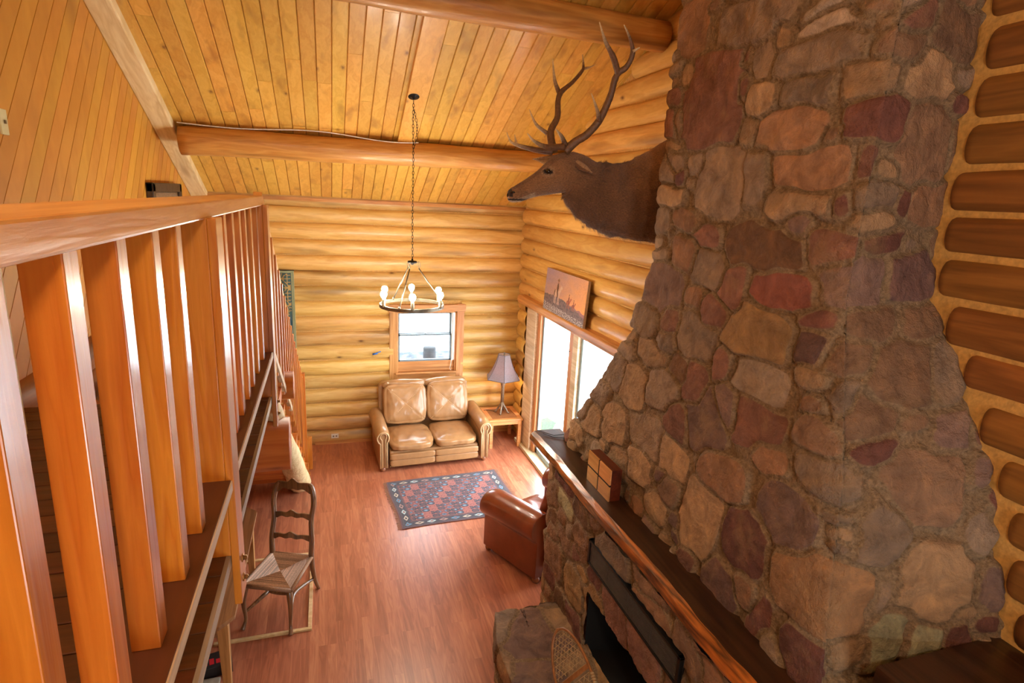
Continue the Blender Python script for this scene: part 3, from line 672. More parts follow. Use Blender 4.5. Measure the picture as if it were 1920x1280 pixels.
SR = empty('stair_railing', (-.35, 6, 0), label='sloping stair railing with thin handrail and close square balusters descending behind the loft', cat='railing')
def sr(m, name, mat, **k):
    o = m.build(name, mat, SR, **k); o.location = (.35, -6, 0); return o
ha = Vector((-.385, 3.86, 3.93)); hb = Vector((-.405, 8.16, 1.44))
m = MB(); m.beam(ha, hb, .05, .10, tone=.5); sr(m, 'handrail', M['firy'], bevel=.004)
la = Vector((-.35, 3.84, 3.0)); lb = Vector((-.35, 8.16, .30))
m = MB(); m.beam(la, la.lerp(lb, .36), .03, .05, tone=.9); sr(m, 'lower_rail', M['pale'], bevel=.003)
for k in range(17):
    t = (k+.6)/17.6; a = ha.lerp(hb, t); b_ = la.lerp(lb, t); y = a.y
    if 4.22 < y < 4.50: y += .0
    m = MB(); m.box(-.40, -.345, y-.028, y+.028, b_.z-.05, a.z-.03, rr.random()); sr(m, 'baluster', M['fir'], bevel=.002)
m = MB(); m.box(-.42, -.33, 8.14, 8.23, 0, 1.52, .3); sr(m, 'newel_post', M['fir'], bevel=.004)
# a vertical pale post on the far side of the loft floor
m = MB(); m.box(-1.60, -1.46, 3.2, 3.32, ZD, 4.45, .5); o = m.build('post', M['rafter'], bevel=.006); tag(o, 'pale upright post on the dark loft floor seen between the balusters', 'post')

# dark framed mirror on the slanted boarding
F = empty('framed_picture', (XL, 7.6, 3.47), label='dark carved wooden frame on the slanted pine boarding above the top rail', cat='picture frame')
m = MB(); y0, y1, z0, z1, t = -.63, .66, -.5, .52, .10
m.box(.0, .07, y0, y1, z1-t, z1); m.box(.0, .07, y0, y0+t, z0, z1); m.box(.0, .07, y1-t, y1, z0, z1); m.box(.0, .07, y0, y1, z0, z0+t)
m.build('frame', wood('frame_dark', rgb(50,38,28), rgb(78,62,48), rgb(24,16,12), (1,1,1), 12, .45, 0), F, bevel=.012)
m = MB(); t2 = t+.05
m.box(.0, .045, y0+t, y1-t, z1-t2, z1-t); m.box(.0, .045, y0+t, y0+t2, z0+t, z1-t); m.box(.0, .045, y1-t2, y1-t, z0+t, z1-t); m.box(.0, .045, y0+t, y1-t, z0+t, z0+t2)
m.build('inner_frame', M['iron'], F, bevel=.006)
m = MB(); m.box(.0, .02, y0+t2, y1-t2, z0+t2, z1-t2); m.build('glass', plain('mirror_glass', (.75,.75,.72,1), .06, 1, 0), F)
m = MB(); m.box(XL, XL+.012, 4.19, 4.27, 4.22, 4.36); pl_ = m.build('wall_plate', M['cream'], bevel=.003); tag(pl_, 'cream switch plate on the slanted pine boarding at far left', 'wall plate')
m = MB()
m.box(XL+.012, XL+.02, 4.223, 4.237, 4.28, 4.30); m.build('toggle', M['bronze'], pl_)
# ================================================================== FIREPLACE
FP = empty('fireplace', (2.6, 3.2, 0), label='massive fieldstone fireplace and tapering chimney at the right', cat='fireplace')
def fp(o): o.parent = FP; o.location = (-2.6, -3.2, 0); return o
XF = [(1.6, 2.21), (1.7, 2.22), (3.6, 2.42)]; YN = [(1.6, 1.75), (1.7, 1.75), (2.76, 1.95), (3.6, 2.2)]
YF = [(1.6, 5.05), (1.7, 4.97), (1.88, 4.84), (2.32, 4.5), (3.0, 4.06), (3.6, 3.93)]
YW = [(1.6, 1.55), (2.07, 1.55), (2.76, 1.775), (3.25, 2.05), (3.59, 2.29), (3.85, 2.35)]
sites = []
for s in STONES.split(';'):
    a = s.split(','); u, v, aa, bb = map(float, a[:4]); sites.append((u, v, max(.045, min(aa*.98, .33)), max(.035, min(bb*1.0, .26)), 0.0, a[4]))
sites = fill_sites(sites, -5.6, -.7, 1.55, 5.25, 5000, .05, .12)
sites = fill_sites(sites, -5.6, -.7, 5.2, 6.9, 900, .10, .2)
zs = np.concatenate([np.arange(1.70, 5.35, .0125), np.arange(5.35, 6.9, .04)])
def prof_at(z):
    xf = interp(z, XF); yn = interp(z, YN); yf = interp(z, YF); yw = interp(z, YW)
    return xf, yn, yf, yw
nfar, nfr, nnr = 44, 250, 84
P = np.zeros((len(zs), nfar+nfr+nnr, 3)); Nn = np.zeros_like(P); UV = np.zeros(P.shape[:2]+(2,))
for i, z in enumerate(zs):
    xf, yn, yf, yw = prof_at(z); r = .05
    # far return
    for j in range(nfar):
        t = j/nfar; x = XR+.02 + (xf-XR-.02)*t; P[i,j] = (x, yf, z); Nn[i,j] = (0,1,0); UV[i,j] = (-yf-(x-xf), z)
    for j in range(nfr):
        t = j/(nfr-1); y = yf+(yn-yf)*t; P[i,nfar+j] = (xf, y, z)
        nx, ny = -1.0, 0.0; rn = .13
        if yf-y < r: a = (1-(yf-y)/r)*.8; nx, ny = -math.cos(a), math.sin(a)
        if y-yn < rn:
            a = (1-(y-yn)/rn)*.78; nx, ny = -math.cos(a), -math.sin(a); P[i,nfar+j,0] += .035*(1-(y-yn)/rn)**2
        Nn[i,nfar+j] = (nx, ny, .1); UV[i,nfar+j] = (-y, z)
    for j in range(nnr):
        t = (j+1)/nnr; x = xf+(XR+.02-xf)*t; y = yn+(yw-yn)*t; P[i,nfar+nfr+j] = (x, y, z)
        a = max(0, .78*(1-(x-xf)/.13)); Nn[i,nfar+nfr+j] = (-math.sin(a), -math.cos(a), .1)
        P[i,nfar+nfr+j,1] += .035*max(0, 1-(x-xf)/.13)**2; P[i,nfar+nfr+j,0] += .035*max(0, 1-(x-xf)/.13)**2; UV[i,nfar+nfr+j] = (-yn+(x-xf), z)
fp(stone_patch('chimney_breast', P, Nn, UV, sites, M['stone'], None, amp=.042, flip=True))

# lower surround: front face x=1.98 and far end y=4.72
X0, Y1 = 2.0, 4.70
def surround():
    ys = np.arange(.9, Y1+.001, .0165); xs = np.arange(X0+.0165, XR+.03, .02); zz = np.arange(-.02, 1.61, .016)
    n1 = len(ys); n2 = len(xs); P = np.zeros((len(zz), n1+n2, 3)); Nn = np.zeros_like(P); UV = np.zeros(P.shape[:2]+(2,)); r = .05
    for i, z in enumerate(zz):
        for j, y in enumerate(ys):
            a = max(0, .8*(1-(Y1-y)/r)); P[i,j] = (X0, y, z); Nn[i,j] = (-math.cos(a), math.sin(a), 0); UV[i,j] = (y, z)
        for j, x in enumerate(xs):
            a = max(0, .8*(1-(x-X0)/r)); P[i,n1+j] = (x, Y1, z); Nn[i,n1+j] = (-math.sin(a), math.cos(a), 0); UV[i,n1+j] = (Y1+x-X0, z)
    keep = np.ones((len(zz)-1, n1+n2-1), bool)
    for i in range(len(zz)-1):
        for j in range(n1-1):
            y, z = ys[j], zz[i]
            if 2.42 < y < 3.71 and 1.19 < z < 1.40: keep[i,j] = False
            if 1.9 < y < 3.70 and .34 < z < .905+.0*y: keep[i,j] = False
    S = fill_sites([], .8, Y1+1.3, -.05, 1.7, 2500, .10, .22, keys='rmboTtgdy')
    return stone_patch('surround', P, Nn, UV, S, M['stone'], None, amp=.035, keep=keep)
fp(surround())
m = MB()
for (y0, y1, z0, z1, dx) in ((1.88, 3.72, .33, .92, .62),):
    x0 = X0-.0
    m.add([(x0,y0,z0),(x0,y1,z0),(x0,y1,z1),(x0,y0,z1),(x0+dx,y0+.2,z0),(x0+dx,y1-.2,z0),(x0+dx,y1-.2,z1),(x0+dx,y0+.2,z1)], [(4,5,6,7),(0,1,5,4),(1,2,6,5),(2,3,7,6),(3,0,4,7)], .5)
fp(m.build('firebox', M['soot']))
# vent grille
m = MB(); y0, y1, z0, z1 = 2.42, 3.71, 1.19, 1.40; xg = X0-.042
m.box(xg-.012, xg+.05, y0, y1, z1-.018, z1); m.box(xg-.012, xg+.02, y0, y1, z0, z0+.018); m.box(xg-.012, xg+.02, y0, y0+.03, z0, z1); m.box(xg-.012, xg+.02, y1-.03, y1, z0, z1)
gr = fp(m.build('vent_grille', M['black'], bevel=.003))
m = MB()
for k in range(13): m.box(xg-.004, xg+.004, y0+.02, y1-.02, z0+.02+.0132*k, z0+.02+.0132*k+.0078)
m.box(xg+.016, xg+.02, y0, y1, z0, z1)
for yy in (2.75, 3.06, 3.38): m.box(xg-.006, xg+.008, yy, yy+.006, z0, z1)
m.build('louvres', M['grille'], gr)

# hearth
def hearth():
    bx = (1.30, 2.02, .9, 4.27, -.05, .35); r = .04
    S = fill_sites([(-3.95,1.62,.27,.24,.1,'p'), (-3.5,1.52,.2,.2,0,'p'), (-3.5,1.86,.18,.16,0,'t'), (-4.05,1.9,.2,.14,0,'t')], -4.9, -.8, .9, 2.2, 1500, .14, .25, keys='ptgTy')
    ys = np.arange(.9, 4.271, .018); prof = [(1.30, z) for z in np.arange(-.05, .34, .02)] + [(x, .35) for x in np.arange(1.30, 2.03, .018)]
    P = np.zeros((len(ys), len(prof), 3)); Nn = np.zeros_like(P); UV = np.zeros(P.shape[:2]+(2,)); s = 0
    for j, (x, z) in enumerate(prof):
        if j: s += math.hypot(x-prof[j-1][0], z-prof[j-1][1])
        for i, y in enumerate(ys):
            n = Vector((-1,0,0)) if z < .35 else Vector((0,0,1))
            if z >= .31 and x < 1.34: n = Vector((-1,0,1)).normalized()
            if y > 4.22: n = (n+Vector((0,1,0))*(1-(4.27-y)/.05)).normalized()
            xx = x + (max(0, y-3.9)*.25 if x < 1.6 else 0)*(1-(x-1.3)/.7)
            P[i,j] = (xx, y, z); Nn[i,j] = n; UV[i,j] = (-y, 1.30-.36+s if z < .35 else x)
    a = stone_patch('hearth', P, Nn, UV, S, M['stone'], None, amp=.03, flip=True)
    xs = np.arange(1.30, 2.03, .02); zz = np.arange(-.05, .36, .02)
    P = np.zeros((len(xs), len(zz), 3)); Nn = np.zeros_like(P); UV = np.zeros(P.shape[:2]+(2,))
    for i, x in enumerate(xs):
        for j, z in enumerate(zz): P[i,j] = (x+.0925*max(0, 1-(x-1.3)/.7), 4.27, z); Nn[i,j] = (0,1,0) if z < .32 else Vector((0,.7,.7)); UV[i,j] = (-4.27-(.35-z), x)
    b = stone_patch('hearth_end', P, Nn, UV, S, M['stone'], None, amp=.03)
    join_into(a, [b]); return a
fp(hearth())

# mantel shelf
def mantel():
    m = MB(); ys = np.linspace(.6, 5.16, 120); prof = [(2.26, 1.60), (2.02, 1.60), (1.955, 1.615), (1.93, 1.65), (1.945, 1.70), (1.985, 1.728), (2.05, 1.73), (2.26, 1.73)]
    P = np.zeros((len(ys), len(prof), 3))
    for i, y in enumerate(ys):
        w = noise.noise(Vector((y*1.2, 0, 0)))*.03; w2 = noise.noise(Vector((y*5, 3, 0)))*.008
        for j, (x, z) in enumerate(prof):
            k = 1 if 1 <= j <= 5 else 0
            P[i,j] = (x+(w+w2*((j*37)%3-.5))*k, y, z+(w2 if k else 0))
    m.grid(P[:, :6], .5, smooth=False)
    for e, fl_ in ((0, 1), (-1, 0)): m.add(P[e].tolist(), [tuple(range(8)) if not fl_ else tuple(range(8))[::-1]], .5)
    m.grid(P[:, [7,0]], .5, smooth=False)
    o = m.build('mantel_shelf', M['mantel']); tag(o, 'long dark stained live-edge wooden mantel shelf across the fireplace', 'mantel')
    m = MB(); m.grid(P[:, 5:], .5, smooth=False)
    # dark block added at the near side in place of a black stove/void
    m.box(2.33, XR, .2, 1.57, 1.60, 2.03, .3)
    t = m.build('shelf_top_and_block', M['manteltop'], o); t['label'] = 'near-black shelf top with added dark block'
    return o
mantel()

# decorative box on the mantel
B = empty('wooden_box', (2.065, 3.67, 1.73), rz=0, label='small wooden block box with black cross bands standing on the mantel', cat='box')
m = MB(); m.box(.008, .10, 0, .40, 0, .265, .3); m.build('case', M['boxd'], B, bevel=.004)
for a, b in ((0.0, .192), (.208, .40)):
    for c, d in ((0, .125), (.14, .265)):
        m = MB(); m.box(-.004, .010, a, b, c, d, rr.random()); m.build('panel', M['boxw'], B, bevel=.003)
m = MB(); m.box(-.002, .008, .192, .208, 0, .265); m.box(-.002, .008, 0, .40, .125, .14); m.build('band', M['black'], B)
m = MB(); m.tube([(2.0,5.12,1.745),(2.12,4.98,1.738),(2.3,5.0,1.737),(2.24,4.88,1.738),(2.1,4.95,1.738),(2.03,5.05,1.74)], .004, 6)
o = m.build('cord', M['cord']); tag(o, 'thin black cord lying on the far end of the mantel', 'cord')

# snowshoe leaning at the hearth
SH = empty('snowshoe', (1.62, 2.88, .37), label='old wooden snowshoe with rawhide webbing leaning upright on the hearth', cat='snowshoe')
# local plane: u along length (up the lean), w across
def shp(u, w, o=0):
    base = Vector((-.02, -.55, .0)); U = Vector((.02, .93, .36)).normalized(); Wv = Vector((.40, -.26, .62)).normalized(); Wv = (Wv-U*Wv.dot(U)).normalized(); Nv = U.cross(Wv)
    return base + U*u + Wv*w + Nv*o
def halfw(u): # u 0..1.15
    t = u/1.22; return .175*math.sin(min(1, t/.62)*PI/2)**.8 if t < .62 else .175*max(0, 1-((t-.62)/.38)**2.3)**.55
m = MB(); us = [1.22*i/50 for i in range(51)]
out = [shp(u, halfw(u)) for u in us] + [shp(u, -halfw(u)) for u in us[::-1]][1:-1]
m.tube(out, .011, 8, closed=True); m.build('frame', M['ash'], SH)
m = MB()
for u in (.45, .86):
    m = MB(); h = halfw(u)-.005; m.beam(shp(u, -h), shp(u, h), .035, .010, up=(shp(0,0,1)-shp(0,0))); m.build('crossbar', M['ash'], SH, bevel=.003)
m = MB()
def clipseg(u0, w0, u1, w1, ua, ub):
    pts = [];
    for i in range(41):
        t = i/40; u = u0+(u1-u0)*t; w = w0+(w1-w0)*t
        if ua <= u <= ub and abs(w) <= halfw(u)-.006: pts.append((u, w))
    return pts
for ua, ub, st in ((.88, 1.2, .040), (.47, .84, .05), (.06, .43, .042)):
    for sl in (1, -1, 0):
        k = -30
        while k < 30:
            if sl: p = clipseg(ua-.3, k*st-sl*.9*.5, ub+.3, k*st+sl*(ub-ua+.6)*.7-sl*.45, ua, ub)
            else: p = clipseg(ua+(k+30)*st, -.2, ua+(k+30)*st, .2, ua, ub)
            if len(p) > 1: m.tube([shp(*p[0]), shp(*p[-1])], .0022, 5, caps=False)
            k += 1
m.build('webbing', M['rawhide'], SH)
for s in (-1, 1):
    m = MB()
    for k in range(9):
        u = .80-.02*k; h = halfw(u)*s; c = shp(u, h); m.lathe([(.015,-.007),(.017,0),(.015,.007)], n=10, M=Matrix.Translation(c) @ (shp(1,0)-shp(0,0)).to_track_quat('Z','Y').to_matrix().to_4x4())
    m.build('lashing', M['rawhide'], SH)

# ================================================================== ELK HEAD
EK = empty('mounted_elk_head', (3.10, 4.6, 4.1), label='brown elk head mount with large branching antlers on the log wall beside the chimney', cat='animal mount')
def ek(o): o.location = (-3.10, -4.6, -4.1); return o
sp = [(1.405,4.035,.018,.018),(1.412,4.035,.042,.036),(1.44,4.036,.058,.048),(1.49,4.05,.066,.052),(1.56,4.085,.074,.054),(1.64,4.125,.088,.062),(1.71,4.155,.108,.076),(1.78,4.19,.132,.092),
      (1.85,4.225,.160,.104),(1.92,4.235,.178,.108),(1.99,4.21,.190,.106),(2.06,4.155,.222,.112),(2.14,4.11,.255,.124),(2.26,4.07,.280,.150),(2.40,4.045,.305,.185),(2.56,4.05,.335,.22),(2.72,4.08,.385,.25),(2.88,4.12,.44,.28),(3.02,4.15,.48,.30),(3.12,4.16,.49,.31)]
keys = np.array(sp); tt = np.linspace(0, len(sp)-1, 150); S4 = np.stack([np.interp(tt, range(len(sp)), keys[:, c]) for c in range(4)], -1)
for _ in range(3): S4[1:-1] = (S4[:-2]+S4[1:-1]*2+S4[2:])/4
na = 64; P = np.zeros((150, na+1, 3)); Cc = np.zeros((150, na+1, 3)); yc = 4.6
for i in range(150):
    x, z, rv, rw = S4[i]
    a_, b_ = S4[max(i-1,0)], S4[min(i+1,149)]; T = Vector((b_[0]-a_[0], 0, b_[1]-a_[1])).normalized()
    # keep section planes nearly vertical on the neck, tilted on the head
    up = Vector((-T.z, 0, T.x)); 
    for k in range(na+1):
        a = 2*PI*k/na; s, c = math.sin(a), math.cos(a)
        w = rw*(1 - .22*max(0, -s)*(1 if x > 1.5 else .3)); v = rv
        if x < 1.95: w *= (1-.18*max(0, s)**2)
        p = Vector((x, yc, z)) + up*(v*s) + Vector((0, -w*c, 0))
        # eye hollow and brow
        d = math.hypot(p.x-1.715, p.z-4.235)
        if p.x < 2.0:
            sd = -1 if c > 0 else 1
            if abs(c) > .4: p.y += -sd*(.016*math.exp(-(d/.030)**2)) + sd*(.012*math.exp(-((p.z-4.27)/.02)**2-((p.x-1.73)/.05)**2))
        # mouth line
        if x < 1.62:
            zm = 4.003+.05*(max(0, p.x-1.43))*.5
            g = math.exp(-((p.z-zm)/.006)**2)*max(0, min(1, (1.60-p.x)/.05))*abs(c); p.y += (1 if c > 0 else -1)*.008*g
        nz = noise.noise(Vector((p.x*9, p.y*9, p.z*9)))
        if x > 2.0:
            f = min(1, (x-2.0)/.3); p += (up*s + Vector((0,-c,0)))*(nz*.014 + noise.noise(Vector((p.x*30, p.y*30, p.z*14)))*.010)*f
            if s < -.35: p.z += -abs(noise.noise(Vector((p.x*24, p.y*20, 0))))*.045*f
        P[i,k] = p
        # fur colour
        head = np.array([lin(146), lin(106), lin(70)]); neck = np.array([lin(116), lin(80), lin(52)]); body = np.array([lin(154), lin(112), lin(72)])
        t1 = min(1, max(0, (x-1.78)/.34)); t2 = min(1, max(0, (x-2.50-.25*(1-s)*.3)/.35)); col = head*(1-t1)+neck*t1
        if s > .2: t2 = min(1, max(0, (x-2.3)/.5))
        col = col*(1-t2)+body*t2
        if x < 1.436 and s > -.2: col = np.array([lin(48), lin(32), lin(26)])
        if x < 1.60 and s < -.55: col = np.array([lin(176), lin(150), lin(118)])
        if d < .05 and abs(c) > .4 and d > .02: col = col*.7+np.array([lin(190), lin(160), lin(124)])*.3
        if p.x < 1.60 and abs(p.z-(4.003+.05*max(0, p.x-1.43)*.5)) < .007: col = np.array([lin(36), lin(22), lin(18)])
        if math.hypot((p.x-1.715)*.7, (p.z-4.235)*1.3) < .026 and abs(c) > .4: col = np.array([lin(40), lin(26), lin(18)])
        if s > .75 and x < 1.9: col = col*.75
        Cc[i,k] = col*(1+nz*.3)
body = ek(grid_obj('head_and_neck', P, M['elk'], EK, scol=np.clip(Cc, 0, 1)))
# long coat of the neck and shoulders, short coat on the head
m = MB(); rf = random.Random(9)
for _ in range(26000):
    i = rf.randint(22, 147); k = rf.randint(0, na-1); x = S4[i][0]
    if x < 1.95 and rf.random() < .55: continue
    p = Vector(P[i, k]).lerp(Vector(P[min(i+1,149), k+1]), rf.random()); c0 = Vector((S4[i][0], yc, S4[i][1])); nr = (p-c0).normalized()
    T = (Vector(P[min(i+1,149), k])-Vector(P[i, k])).normalized(); low = max(0, -nr.z); L0 = .012 if x < 1.95 else .026+.03*low*min(1, (x-1.95)/.2)
    d = (T*.9+nr*.28+Vector((0, 0, -.35*low))+Vector((rf.uniform(-.2,.2), rf.uniform(-.2,.2), rf.uniform(-.2,.2)))).normalized(); Lh = L0*rf.uniform(.6, 1.4)
    w_ = d.cross(nr).normalized()*.0016; cc = Cc[i, k]*rf.uniform(.65, 1.45)
    m.add([p-w_-nr*.002, p+w_-nr*.002, p+d*Lh+nr*.001], [(0,1,2)], .5, True, (min(1,cc[0]), min(1,cc[1]), min(1,cc[2]), 1))
fu = ek(m.build('fur', M['elk'], EK)); fu['kind'] = 'stuff'
for sd in (-1, 1):
    m = MB(); c = Vector((1.718, yc+sd*.066, 4.237)); vs = []
    m.lathe([(.001,-.020),(.012,-.016),(.019,-.007),(.021,0),(.019,.007),(.012,.016),(.001,.020)], c, 16); ek(m.build('eye', M['eye'], EK))
    m = MB(); m.tube([(1.425, yc+sd*.030, 4.052), (1.437, yc+sd*.042, 4.062), (1.452, yc+sd*.044, 4.058)], [.008,.011,.006], 8); ek(m.build('nostril', M['eye'], EK))
    # ear
    m = MB(); nu, nw = 16, 9; E_ = np.zeros((nu, nw, 3)); cols = []
    b0 = Vector((1.955, yc+sd*.075, 4.33)); tip = Vector((2.04, yc+sd*.20, 4.235)) if sd < 0 else Vector((1.66, yc+sd*.17, 4.34)); ax = tip-b0; sidev = ax.cross(Vector((0.3, sd*1, .2))).normalized(); dep = ax.cross(sidev).normalized()
    for i in range(nu):
        t = i/(nu-1); wd_ = .048*math.sin(PI*min(1, .18+t*.82))**.7*(1-t**4)
        for j in range(nw):
            q = -1+2*j/(nw-1); E_[i,j] = b0 + ax*t + sidev*wd_*q + dep*(.022*q*q*(1-t)-.01*(1-q*q))
    ic = (lin(176), lin(140), lin(100), 1); oc = (lin(118), lin(82), lin(54), 1) if sd < 0 else (lin(196), lin(160), lin(116), 1)  # far ear paled in colour to offset its backlighting
    m.grid(E_, .5, col=[[ic if 2 <= j <= 5 else oc for j in range(nw-1)] for i in range(nu-1)]); ek(m.build('ear', M['elk'], EK, solid=.008))
ANT = {'NB': [(1.844,4.52,4.40,.034),(1.922,4.491,4.478,.0284),(1.997,4.462,4.532,.0267),(2.078,4.433,4.636,.0251),(2.122,4.404,4.755,.0235),(2.139,4.375,4.84,.0218),(2.144,4.345,4.931,.0212),(2.158,4.316,4.98,.0205),(2.206,4.287,5.022,.0179),(2.231,4.258,5.112,.0163),(2.183,4.229,5.2,.0100),(2.109,4.2,5.278,.003)],
 'n1': [(2.215,4.23,5.118,.012),(2.256,4.2,5.144,.003)], 'n2': [(2.154,4.32,4.976,.021),(2.085,4.28,5.072,.0187),(1.99,4.24,5.162,.0113),(1.912,4.2,5.271,.003)],
 'n3': [(2.077,4.42,4.639,.02),(2.04,4.39,4.706,.012),(1.964,4.36,4.821,.003)], 'n4': [(1.836,4.5,4.447,.02),(1.785,4.47,4.506,.013),(1.719,4.44,4.552,.003)],
 'n5': [(1.826,4.5,4.431,.024),(1.666,4.467,4.417,.0173),(1.553,4.433,4.446,.0107),(1.478,4.4,4.496,.003)]}
ANF = {'FB': [(1.80,4.66,4.40,.032),(1.788,4.72,4.558,.0253),(1.854,4.76,4.682,.0225),(1.866,4.8,4.813,.0198),(1.906,4.84,4.895,.0185),(2.013,4.88,4.984,.0143),(2.108,4.92,5.085,.0125),(2.141,4.96,5.138,.0098),(2.143,5.0,5.241,.003)],
 'f1': [(2.142,4.96,5.122,.012),(2.206,4.98,5.143,.0075),(2.269,5.0,5.175,.002)], 'f2': [(1.905,4.88,4.89,.018),(1.863,4.9,4.993,.012),(1.841,4.92,5.159,.003)],
 'f3': [(1.771,4.75,4.549,.016),(1.675,4.775,4.616,.01),(1.619,4.8,4.728,.003)], 'f4': [(1.79,4.66,4.40,.024),(1.689,4.678,4.402,.02),(1.59,4.696,4.417,.016),(1.515,4.714,4.433,.012),(1.451,4.732,4.461,.008),(1.419,4.75,4.531,.003)],
 'f5': [(1.493,4.72,4.447,.010),(1.485,4.74,4.515,.003)]}
def smooth_path(p, n=6):
    p = np.array(p); o = []
    for i in range(len(p)-1):
        p0 = p[max(i-1,0)]; p1 = p[i]; p2 = p[i+1]; p3 = p[min(i+2, len(p)-1)]
        for k in range(n):
            t = k/n; o.append(.5*((2*p1)+(p2-p0)*t+(2*p0-5*p1+4*p2-p3)*t*t+(3*p1-p0-3*p2+p3)*t**3))
    o.append(p[-1]); return np.array(o)
for D_ in (ANT, ANF):
    m = MB()
    for k, p in D_.items():
        q = smooth_path(p); n = 12; base = len(m.v); mx = max(r[3] for r in p)
        m.tube([tuple(r[:3]) for r in q], [max(.0015, r[3]*1.15*(1+.10*noise.noise(Vector((r[0]*40, r[1]*40, r[2]*40))))) for r in q], n, .5)
        for f in range(len(m.c)-1, -1, -1):
            if m.c[f] is not None: break
            r_ = sum(m.v[v][0]*0 + 1 for v in m.f[f])
            fc = m.f[f]; ring = (min(fc)-base)//n; rad = q[min(ring, len(q)-1)][3]
            t = min(1, max(0, (rad-.004)/.013)); pale = np.array([lin(222), lin(196), lin(150)]); dark = np.array([lin(112), lin(80), lin(54)])
            if k in ('NB', 'FB'): t = min(1, t*2.0)
            cc = pale*(1-t)+dark*t; m.c[f] = (cc[0], cc[1], cc[2], 1)
    ek(m.build('antler', M['antler'], EK))
m = MB(); m.lathe([(.30,0),(.32,.02),(.30,.035)], (0,0,0), 32, M=Matrix.Translation((3.12, 4.6, 4.15)) @ Matrix.Rotation(-PI/2, 4, 'Y') @ Matrix.Scale(1.3, 4, (1,0,0))); ek(m.build('mounting_board', M['boxd'], EK))

# ================================================================== CHANDELIER
CX, CY = .925, 6.6; ZR = 2.765; RRg = .358; ZT = zc(CY)-.035
CH = empty('chandelier', (CX, CY, ZT), label='round metal ring chandelier with six lit candle bulbs hanging on a long chain', cat='chandelier')
m = MB(); nrm = Vector((0, SL, 1)).normalized(); Mt = Matrix.Rotation(math.atan(SL), 4, 'X').inverted()
m.lathe([(.066,.012),(.068,-.012),(.060,-.020),(.02,-.024),(.012,-.045),(.001,-.05)], n=28, M=Mt); m.build('canopy', M['black'], CH)
m = MB(); z = -.05; k = 0; zend = 3.30-ZT
while z > zend:
    c = Vector((noise.noise(Vector((z*2,0,0)))*.006, noise.noise(Vector((z*2,9,0)))*.006, z-.02)); pts = []
    for i in range(14):
        a = 2*PI*i/14; u, v = math.cos(a)*.0095, math.sin(a)*.021
        pts.append(c+(Vector((u, 0, v)) if k % 2 else Vector((0, u, v))))
    m.tube(pts, .0028, 6, closed=True); z -= .0345; k += 1
# slack loop of chain near the ceiling
for i in range(13):
    t = i/12; c = Vector((.03*math.sin(PI*t)+.01, 0, -.16-.36*t)); pts = [c+(Vector((math.cos(a)*.009, 0, math.sin(a)*.02)) if i % 2 else Vector((0, math.cos(a)*.009, math.sin(a)*.02))) for a in np.linspace(0, 2*PI, 12, endpoint=False)]
    m.tube(pts, .0026, 6, closed=True)
m.build('chain', M['black'], CH)
m = MB(); m.lathe([(.01,.05),(.012,.03),(.05,.024),(.055,.012),(.05,.0),(.02,-.006),(.01,-.02)], (0, 0, 3.25-ZT), 20); m.build('hub', M['black'], CH)
for a in (-120, 0, 120):
    a = math.radians(a); d = Vector((math.cos(a), math.sin(a), 0)); z0 = 3.26-ZT; z1 = ZR+.02-ZT
    m = MB(); pa = d*.075+Vector((0,0,z0-.07)); pb = d*(RRg-.0)+Vector((0,0,z1))
    m.tube([d*.05+Vector((0,0,z0)), d*.075+Vector((0,0,z0+.004))], .004, 6)
    lc = d*.078+Vector((0,0,z0-.03)); m.tube([lc+Vector((0,0,.034*math.sin(t)))+d*.012*math.cos(t) for t in np.linspace(0, 2*PI, 12, endpoint=False)], .003, 6, closed=True)
    m.tube([pa, pb], .0075, 8); m.lathe([(.010,0),(.013,.012),(.009,.03)], pb-Vector((0,0,.01)), 10); m.build('rod', M['bronze'], CH)
m = MB(); n = 72
prof = [(RRg-.006, 0), (RRg+.010, 0), (RRg+.010, .040), (RRg-.006, .040)]; vs = []
for i in range(n):
    a = 2*PI*i/n
    for r, z in prof: vs.append((r*math.cos(a), r*math.sin(a), ZR-.02-ZT+z))
m.add(vs, [(i*4+k, ((i+1)%n)*4+k, ((i+1)%n)*4+(k+1)%4, i*4+(k+1)%4) for i in range(n) for k in range(4)]); m.build('ring', M['bronze'], CH, bevel=.003)
BC = (1, .90, .72, 1)
M['bulb'] = bulb_mat('bulb_lit', BC, 380.0)
for a in (-97, -37, 23, 83, 143, 203):
    a = math.radians(a); c = Vector((math.cos(a)*(RRg+.002), math.sin(a)*(RRg+.002), ZR+.02-ZT))
    m = MB(); m.lathe([(.020,-.02),(.024,-.012),(.021,0),(.019,.004),(.019,.075),(.014,.08)], c, 14); s = m.build('candle_socket', M['bronze'], CH)
    m = MB(); m.lathe([(.013,.078),(.016,.09),(.026,.102),(.034,.120),(.036,.135),(.032,.152),(.020,.166),(.005,.171)], c, 16); b_ = m.build('bulb', M['bulb'], s); b_['label'] = 'lit frosted globe bulb'
